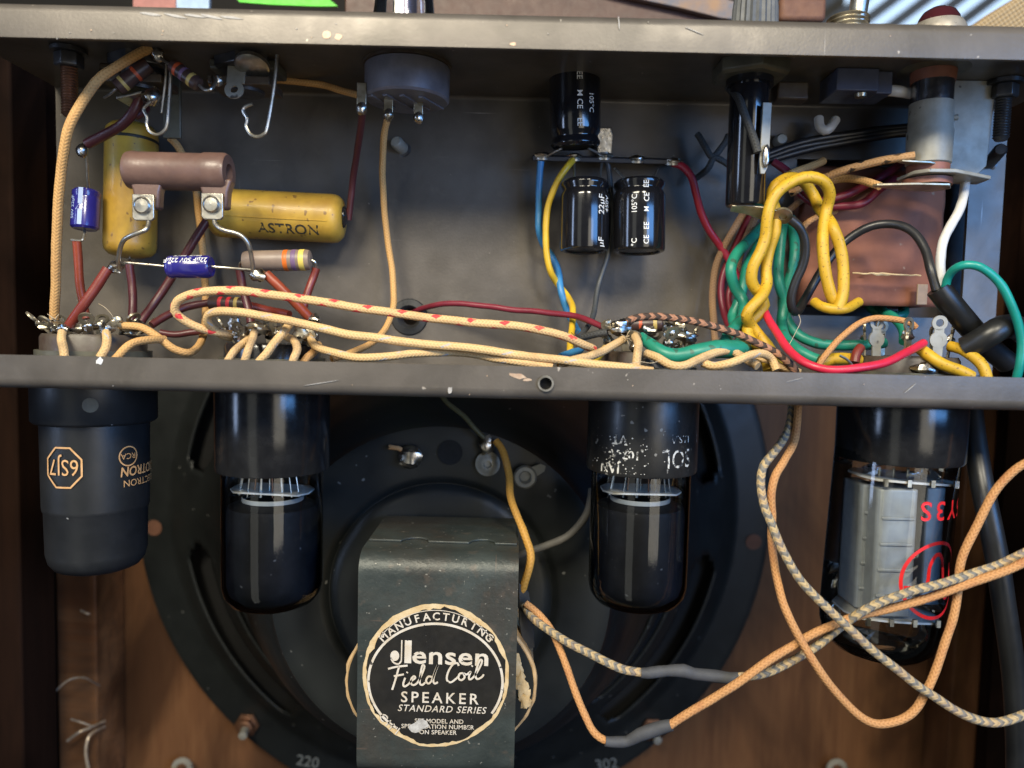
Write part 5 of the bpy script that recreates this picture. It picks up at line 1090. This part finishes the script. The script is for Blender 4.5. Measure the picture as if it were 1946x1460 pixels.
wire('red brown sleeve dropping from the banded end of tan resistor', REDBROWN, 1.2, [(601, 510, 213), (594, 530, 213), (586, 552, 212), (576, 592, 211)], 31, name=sl)
wire('red brown sleeve lying behind the looping cream wire', REDBROWN, 1.2, [(470, 579, 221), (505, 588, 219), (550, 598, 215)], 32, name=sl)
wire('maroon sleeve hanging from potentiometer to the level yellow capacitor', MAROON, 1.05, [(690, 208, 208), (686, 240, 213), (679, 290, 220), (671, 340, 225), (666, 385, 227), (662, 418, 228)], 33, name=sl)
# middle
wire('wine red wire running from the grommet to the third socket', WINE, 0.95, [(772, 604, 243), (790, 592, 239), (819, 582, 234), (853, 577, 231), (904, 580, 228), (980, 589, 224), (1037, 594, 220), (1088, 600, 215), (1119, 610, 210), (1148, 622, 206)], 34)
wire('blue wire twisted around the yellow wire below the terminal strip', BLUEW, 1.1, [(1028, 306, 228), (1026, 340, 229), (1024, 400, 230), (1024, 435, 230), (1031, 462, 232), (1047, 484, 234), (1060, 514, 232), (1066, 553, 228), (1077, 591, 228), (1092, 620, 226), (1106, 645, 218), (1104, 664, 210), (1088, 671, 205), (1066, 678, 202)], 35)
wire('yellow wire twisted around the blue wire below the terminal strip', YELW, 1.1, [(1090, 303, 227), (1078, 318, 224), (1062, 342, 224), (1048, 373, 225), (1040, 402, 226), (1037, 440, 226), (1038, 480, 226), (1046, 514, 227), (1060, 540, 230), (1078, 562, 229), (1089, 586, 222), (1088, 615, 218), (1084, 645, 212), (1083, 676, 208)], 36)
wire('short yellow wire end tucked under the cream wire at third socket', YELW, 1.1, [(1150, 662, 206), (1140, 674, 202), (1128, 690, 199)], 37)
wire('thin dusty black wire passing between the two lower black capacitors', GREYW, 0.85, [(1152, 304, 228), (1158, 330, 229), (1161, 400, 229), (1160, 450, 228), (1156, 484, 227), (1146, 515, 226), (1137, 545, 225), (1130, 586, 221), (1122, 612, 216), (1110, 630, 211), (1100, 642, 207)], 38)
wire('frayed black cloth lead at the third socket', BLACKBR, 1.15, [(1092, 644, 209), (1112, 640, 207), (1135, 635, 205), (1154, 632, 204)], 39, name=cw)
wire('crimson wire curving down from the strip end behind the green pair', CRIMSON, 1.2, [(1278, 310, 228), (1296, 316, 227), (1314, 336, 226), (1324, 370, 227), (1333, 405, 228), (1347, 436, 229), (1366, 465, 230), (1386, 494, 230), (1402, 530, 229), (1406, 570, 227), (1402, 620, 222)], 40)
wire('brown and black braided wire bowed over the third socket', DARKBR, 1.15, [(1190, 612, 205), (1215, 604, 204), (1250, 602, 203), (1294, 607, 202), (1345, 617, 201), (1397, 634, 200), (1435, 650, 199), (1470, 668, 197), (1505, 696, 195), (1512, 712, 195)], 41, name=cw)
# fuse holder wires
wire('black cloth wire climbing beside the fuse holder barrel', BLACKBR, 1.2, [(1385, 168, 212), (1402, 185, 204), (1414, 215, 200.5), (1427, 250, 200), (1440, 290, 199.5)], 42, name=cw)
wire('black cloth lead forking in shadow left of the fuse holder', BLACKBR, 1.1, [(1325, 255, 232), (1340, 280, 230), (1355, 298, 229), (1375, 275, 230), (1384, 258, 231)], 43, name=cw)
wire('black cloth lead running low behind the fuse holder', BLACKBR, 1.1, [(1322, 340, 233), (1345, 322, 230), (1358, 300, 229), (1384, 312, 229), (1410, 330, 230)], 44, name=cw)
for k in range(3):
    wire(['upper', 'middle', 'lower'][k] + ' black wire of the shadowed bundle running to the lamp holder', BLACKW, 1.2, [(1450, 296 + 7 * k, 232), (1520, 272 + 8 * k, 231), (1600, 258 + 7 * k, 230), (1680, 246 + 6 * k, 228), (1740, 240 + 6 * k, 224)], 45 + k)
wire('white wire bent into a hook in the shadow above the bundle', WHITEW, 1.5, [(1556, 226, 230), (1558, 240, 228), (1567, 248, 227), (1578, 243, 227), (1588, 228, 229)], 48)
wire('white wire stub between the switch and lamp holder', WHITEW, 1.6, [(1674, 172, 212), (1700, 173, 211), (1738, 178, 212)], 49)
# tan wires and reds behind the yellow bundle
wire('tan cloth wire with black flecks slanting up to the lamp holder lug', TANBLACK, 1.25, [(1500, 368, 222), (1530, 352, 220), (1570, 336, 217), (1610, 322, 213), (1660, 310, 209), (1700, 302, 206), (1738, 296, 204)], 50, name=cw)
wire('tan cloth wire ending behind the lamp holder contact blade', TAN, 1.25, [(1560, 350, 222), (1600, 340, 219), (1640, 343, 214), (1672, 354, 209)], 51, name=cw)
wire('short tan cloth wire leaning behind the yellow arch', TAN, 1.3, [(1500, 332, 224), (1530, 320, 226), (1565, 306, 230)], 52, name=cw)
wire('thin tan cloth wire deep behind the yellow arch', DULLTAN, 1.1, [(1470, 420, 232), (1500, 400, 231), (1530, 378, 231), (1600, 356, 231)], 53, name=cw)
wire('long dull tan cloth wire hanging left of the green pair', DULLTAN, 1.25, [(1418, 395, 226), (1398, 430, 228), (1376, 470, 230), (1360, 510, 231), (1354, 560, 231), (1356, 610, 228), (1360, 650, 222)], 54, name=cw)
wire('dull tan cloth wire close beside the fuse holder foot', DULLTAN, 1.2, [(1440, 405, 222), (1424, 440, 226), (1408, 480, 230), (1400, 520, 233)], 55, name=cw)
wire('wine red wire hanging beside the dull tan wire', WINE, 1.15, [(1430, 400, 228), (1410, 440, 230), (1390, 485, 232), (1372, 530, 232), (1370, 570, 231), (1378, 600, 228), (1392, 630, 222)], 56)
wire('second wine red wire passing low behind the green pair', WINE, 1.1, [(1400, 520, 234), (1385, 560, 233), (1392, 600, 229), (1420, 640, 220), (1445, 668, 210), (1470, 690, 203)], 57)
wire('wine red wire looping across the brown coil, upper of the pair', WINE, 1.25, [(1470, 308, 230), (1500, 330, 228), (1530, 366, 224), (1560, 382, 222), (1600, 372, 221), (1640, 356, 222), (1690, 326, 226), (1720, 305, 231)], 58)
wire('wine red wire looping across the brown coil, lower of the pair', WINE, 1.25, [(1500, 345, 230), (1530, 376, 227), (1560, 392, 224), (1600, 393, 222), (1640, 386, 221), (1670, 362, 222), (1700, 340, 226)], 59)
wire('orange brown cloth wire curving down behind the black loop', ORANGEBR, 1.0, [(1590, 402, 227), (1555, 412, 224), (1530, 428, 223), (1522, 450, 224)], 60, name=cw)
# green pair, left
wire('green wire of the left twisted pair ending at the third socket', GREENW, 1.65, [(1455, 425, 226), (1428, 452, 221), (1400, 482, 216), (1389, 514, 213), (1396, 545, 214), (1412, 572, 213), (1412, 600, 210), (1396, 622, 207), (1380, 645, 204), (1390, 662, 202)], 61, radii=None)
wire('broad glossy green lead bowed below the third socket', GREENW, 1.9, [(1408, 640, 207), (1412, 660, 203), (1395, 664, 200), (1360, 664, 198), (1320, 671, 197), (1285, 677, 197), (1258, 670, 198), (1236, 654, 201), (1218, 640, 204)], 62, radii=[1.6, 2.2, 2.6, 2.5, 2.3, 2.1, 1.9, 1.7, 1.4])
wire('green wire twisted behind the left pair', GREENW, 1.6, [(1470, 432, 230), (1440, 468, 224), (1420, 505, 219), (1413, 540, 216), (1404, 575, 215), (1392, 602, 214), (1400, 630, 210)], 63)
# green pair, right
wire('green wire hanging left in the right hand pair', GREENW, 1.6, [(1490, 412, 224), (1484, 450, 221), (1480, 500, 219), (1482, 540, 217), (1490, 575, 218), (1486, 610, 217), (1492, 640, 212), (1515, 664, 206), (1555, 684, 202)], 64)
wire('green wire hanging right in the pair and running to clear tube socket', GREENW, 1.6, [(1502, 415, 226), (1509, 450, 222), (1510, 490, 219), (1502, 525, 219), (1488, 562, 220), (1493, 600, 219), (1510, 630, 216), (1535, 646, 214), (1575, 656, 213), (1640, 656, 212), (1680, 652, 214)], 65)
wire('green wire emerging under the coil beside the pale lugs', GREENW, 1.5, [(1668, 575, 238), (1680, 592, 232), (1700, 604, 227), (1716, 625, 222), (1718, 650, 218)], 66)
wire('second green wire emerging under the coil', GREENW, 1.7, [(1650, 578, 238), (1662, 590, 236), (1685, 600, 235), (1715, 598, 235), (1716, 578, 240)], 67)
# yellow speckled pair
wire('speckled yellow wire arching over beside the fuse holder, nearer strand', YELDIRTY, 1.75, [(1595, 588, 206), (1579, 560, 205), (1568, 510, 205), (1563, 462, 206), (1566, 425, 208), (1572, 395, 209), (1577, 370, 207), (1566, 346, 205), (1540, 336, 204), (1512, 342, 204), (1484, 360, 203), (1466, 385, 203), (1458, 415, 203), (1455, 450, 204), (1445, 480, 204), (1432, 505, 204), (1428, 535, 205), (1442, 558, 207), (1452, 580, 208), (1440, 600, 208), (1424, 615, 207), (1422, 638, 205), (1438, 660, 203), (1455, 684, 201), (1462, 706, 199)], 68)
wire('speckled yellow wire arching over beside the fuse holder, farther strand', YELDIRTY, 1.75, [(1592, 590, 203), (1603, 560, 204), (1603, 520, 205), (1597, 470, 206), (1585, 435, 206), (1571, 415, 211), (1556, 395, 214), (1545, 370, 216), (1525, 345, 214), (1500, 338, 211), (1474, 352, 208), (1466, 375, 208), (1474, 405, 207), (1473, 440, 206), (1462, 475, 207), (1455, 510, 207), (1457, 540, 206), (1448, 562, 204), (1430, 580, 203), (1418, 600, 203), (1428, 620, 206), (1445, 640, 206), (1464, 665, 204), (1478, 695, 201), (1482, 712, 200)], 69)
wire('speckled yellow knot end wrapped under the hanging yellow pair', YELDIRTY, 1.5, [(1548, 574, 208), (1560, 582, 205), (1580, 588, 203), (1602, 588, 203), (1618, 582, 205), (1632, 574, 208)], 70)
wire('speckled yellow wire from pale lug sloping to the lip', YELDIRTY, 1.75, [(1746, 660, 198), (1766, 676, 195), (1792, 693, 193), (1822, 704, 192), (1845, 716, 192)], 71)
wire('speckled yellow wire bending down beside the black cord knot', YELDIRTY, 1.6, [(1804, 658, 202), (1828, 665, 199), (1852, 680, 196), (1868, 697, 194), (1876, 722, 193)], 72)
wire('speckled yellow wire lying behind the bright red wire', YELDIRTY, 1.9, [(1555, 692, 203), (1575, 684, 203), (1600, 681, 204), (1632, 684, 206)], 73)
tag(obj('bare_wire', B().tube([at(1596, 676, 199), at(1610, 684, 199), at(1624, 699, 199)], 0.35, seg=8), TIN), 'bare tinned wire crossing the yellow wire behind the red one', 'wire')
wire('dark red sleeve standing left of the clear tube socket', REDBROWN, 1.3, [(1636, 660, 204), (1628, 670, 203), (1624, 690, 202)], 74, name=sl)
# reds, black, white, teal on the right
wire('bright red wire sagging in front of the clear tube socket', PINKRED, 1.15, [(1440, 560, 214), (1446, 574, 211), (1457, 600, 207), (1473, 627, 202), (1497, 661, 195), (1523, 685, 190), (1554, 698, 187), (1590, 703, 186), (1639, 699, 186), (1685, 689, 188), (1723, 670, 191), (1755, 652, 196)], 75)
wire('orange braided wire bowed over to a pale lug', ORANGEBR, 0.95, [(1552, 702, 200), (1562, 684, 200), (1580, 662, 201), (1602, 638, 203), (1632, 615, 204), (1664, 605, 204), (1703, 607, 204), (1729, 614, 203), (1740, 622, 203)], 76, name=cw)
wire('black wire looping from the fuse holder across the brown coil', BLACKW, 1.3, [(1502, 417, 203), (1516, 428, 203), (1527, 448, 204), (1531, 475, 205), (1525, 505, 206), (1512, 535, 207), (1503, 565, 208), (1506, 588, 209), (1516, 592, 211), (1528, 572, 214), (1545, 542, 216), (1566, 506, 217), (1590, 475, 217), (1620, 449, 216), (1652, 432, 214), (1685, 426, 212), (1716, 431, 209), (1741, 447, 206), (1759, 476, 203), (1768, 512, 200), (1780, 552, 199)], 77)
wire('white wire dropping from the lamp bracket into the black cord', WHITEW, 1.3, [(1835, 340, 212), (1832, 370, 210), (1822, 400, 207), (1806, 430, 204), (1793, 460, 202), (1787, 500, 200), (1790, 552, 199)], 78)
wire('teal green wire arching out of the cord down past the lip', TEALW, 1.15, [(1796, 550, 198), (1803, 524, 196), (1820, 508, 193), (1845, 504, 191), (1870, 512, 190), (1896, 535, 190), (1916, 566, 190), (1932, 607, 191), (1941, 650, 192), (1939, 690, 192), (1930, 725, 193)], 79)
mc_ = thing('mains_cable', 'thick black rubber mains cable knotted inside the chassis and hanging down outside', 'cable', at(1843, 715, 214))
for nm, r_, pts in (('stripped_end', 3.1, [(1783, 548, 199), (1800, 570, 199), (1830, 606, 201), (1858, 638, 205), (1884, 664, 209), (1915, 690, 211)]),
                    ('knot', 3.2, [(1836, 662, 199), (1858, 650, 197), (1884, 634, 195), (1905, 622, 196), (1930, 622, 200), (1955, 640, 206), (1962, 672, 211), (1940, 700, 213)]),
                    ('hanging_length', 2.95, [(1843, 715, 214), (1845, 760, 213), (1848, 800, 211), (1856, 860, 207), (1867, 925, 203), (1883, 1003, 200), (1897, 1075, 199), (1908, 1150, 199), (1921, 1239, 200), (1929, 1316, 201), (1933, 1400, 202), (1934, 1480, 203)])):
    obj(nm, B().tube([at(*p_) for p_ in pts], r_, seg=24), CORD, mc_)
# speaker leads
wire('orange tan cloth wire looping in a deep U under the clear tube', ORANGEBR, 1.2, [(1517, 760, 210), (1515, 784, 207), (1510, 836, 202), (1492, 874, 197), (1473, 905, 194), (1466, 938, 193), (1467, 977, 193), (1466, 1015, 192), (1470, 1054, 191), (1476, 1098, 190), (1487, 1142, 188), (1503, 1180, 186), (1523, 1219, 185), (1549, 1260, 184), (1574, 1298, 184), (1600, 1329, 184), (1631, 1359, 184), (1659, 1374, 184), (1685, 1375, 184), (1716, 1366, 184), (1741, 1347, 184), (1760, 1314, 184), (1776, 1278, 185), (1793, 1231, 186), (1811, 1177, 187), (1819, 1136, 188), (1824, 1080, 189), (1837, 1041, 189), (1857, 997, 189), (1888, 938, 189), (1921, 900, 188), (1950, 880, 187), (1990, 862, 186)], 83, name=cw)
wire('grey and tan braided wire sweeping diagonally below the clear tube', MIXBR, 1.25, [(1505, 762, 212), (1503, 790, 209), (1494, 826, 204), (1472, 859, 199), (1451, 887, 196), (1446, 920, 194), (1453, 964, 191), (1467, 997, 189), (1485, 1041, 187), (1512, 1090, 185), (1549, 1134, 183), (1587, 1170, 182), (1626, 1206, 181), (1664, 1242, 181), (1703, 1273, 181), (1741, 1301, 181), (1775, 1324, 181), (1811, 1347, 181), (1844, 1364, 181), (1878, 1373, 181), (1908, 1371, 181), (1946, 1358, 182), (1990, 1336, 183)], 84, name=cw)
wire('orange tan cloth wire rising from the lower heat shrink splice', ORANGEBR, 1.25, [(1270, 1381, 188), (1320, 1348, 187), (1360, 1324, 187), (1397, 1302, 186), (1446, 1266, 186), (1497, 1233, 187), (1549, 1204, 187), (1600, 1181, 187), (1640, 1168, 187), (1677, 1160, 187), (1754, 1139, 186), (1831, 1113, 185), (1883, 1095, 184), (1920, 1082, 184), (1960, 1062, 184)], 85, name=cw)
wire('grey and tan braided wire rising from the upper heat shrink splice', MIXBR, 1.25, [(1398, 1287, 191), (1430, 1284, 190), (1460, 1277, 190), (1497, 1260, 190), (1549, 1229, 189), (1600, 1190, 188), (1626, 1170, 186), (1664, 1148, 185), (1729, 1124, 184), (1780, 1112, 184), (1819, 1100, 185), (1883, 1079, 186), (1920, 1064, 187), (1960, 1044, 188)], 86, name=cw)
wire('grey heat shrink sleeve over the upper wire splice', SHRINK, 1.6, [(1218, 1279, 193), (1240, 1277, 193), (1268, 1275, 193), (1300, 1275, 192), (1318, 1281, 192), (1358, 1285, 191), (1403, 1288, 191)], 87, cat='heat shrink', name='heat_shrink', radii=[1.35, 1.55, 1.5, 1.75, 1.55, 1.7, 1.45], wob=0.3)
wire('grey heat shrink sleeve over the lower wire splice', SHRINK, 1.6, [(1150, 1409, 190), (1172, 1410, 190), (1194, 1409, 190), (1216, 1397, 189), (1246, 1387, 189), (1276, 1378, 188)], 88, cat='heat shrink', name='heat_shrink', radii=[1.3, 1.5, 1.45, 1.7, 1.8, 1.5], wob=0.3)
wire('grey and tan braided wire from the field coil to the upper splice', MIXBR, 1.3, [(996, 1150, 213), (1010, 1172, 210), (1037, 1194, 206), (1076, 1219, 201), (1114, 1239, 198), (1153, 1259, 195), (1186, 1273, 194), (1224, 1280, 193)], 89, name=cw)
wire('orange tan cloth wire dropping from the field coil to the lower splice', ORANGEBR, 1.15, [(998, 1146, 211), (1022, 1166, 210), (1048, 1198, 207), (1064, 1232, 204), (1077, 1268, 201), (1091, 1309, 197), (1108, 1354, 194), (1124, 1386, 192), (1140, 1402, 191), (1156, 1409, 190)], 90, name=cw)
wire('dark green thin wire dropping from the chassis to the speaker terminal', pvc('dark_green_wire', (0.07, 0.07, 0.035), rough=0.6), 0.85, [(835, 745, 226), (850, 766, 230), (880, 790, 236), (900, 812, 239), (920, 832, 240)], 91)
wire('amber sleeved wire running down from speaker terminal to field coil', braid('amber_sleeving', (0.50, 0.26, 0.05), (0.34, 0.16, 0.03), pitch=1.2, n=3, rough=0.5), 1.25, [(942, 838, 239), (956, 860, 237), (967, 900, 233), (970, 940, 228), (982, 980, 222), (997, 1018, 218), (1008, 1052, 216), (1006, 1078, 215), (996, 1110, 215), (990, 1135, 216)], 92, name=cw)
wire('grey cloth wire curving from behind the magnet to the lettered tube', pvc('grey_cloth_wire', (0.10, 0.095, 0.085), rough=0.7), 1.3, [(975, 1062, 236), (1000, 1050, 233), (1037, 1038, 232), (1076, 1021, 232), (1101, 998, 233), (1117, 970, 235), (1125, 930, 238)], 93)

# frayed cloth ends and stray fibres
FIB = mat('pale_fibre', (0.62, 0.50, 0.34), rough=0.8)
rf = random.Random(21)
def fray(px, py, Yv, lab, n_=9, L=1.9, m=FIB):
    c_ = at(px, py, Yv); t_ = thing('frayed_end', lab, 'thread', c_)
    for k in range(n_):
        d_ = V(rf.uniform(-1, 1), rf.uniform(-1, 0.3), rf.uniform(-0.6, 1)).normalized() * L * rf.uniform(0.6, 1.2)
        obj('fibre', B().tube([c_, c_ + d_ * 0.5 + V(rf.uniform(-.2, .2), 0, rf.uniform(-.2, .2)), c_ + d_], 0.09, seg=5), m, t_)
fray(448, 640, 203, 'frayed cloth tuft where the red flecked wire ends')
fray(1190, 642, 201, 'frayed cloth tuft at the left of the third socket')
fray(104, 607, 208, 'frayed cloth tuft at the foot of the tall tan wire')
fray(1092, 640, 206, 'dark frayed tuft on the black cloth lead', m=BLACKW)
fray(1404, 1286, 189, 'frayed tuft at the end of the upper heat shrink', n_=6, L=1.4)
for lab_, pts_ in (('fine pale hair curving above the first socket', [(187, 577, 205), (200, 585, 203), (212, 598, 203), (218, 608, 204)]),
                   ('fine pale hair lying over the wires by the third socket', [(1186, 694, 187), (1215, 688, 187), (1240, 690, 187), (1262, 681, 188)]),
                   ('fine pale hair hanging beside the red wire near the coil', [(1500, 655, 196), (1512, 632, 197), (1521, 612, 199), (1518, 598, 200)])):
    tag(obj('stray_hair', B().tube([at(*p_) for p_ in pts_], 0.07, seg=5), FIB), lab_, 'hair')
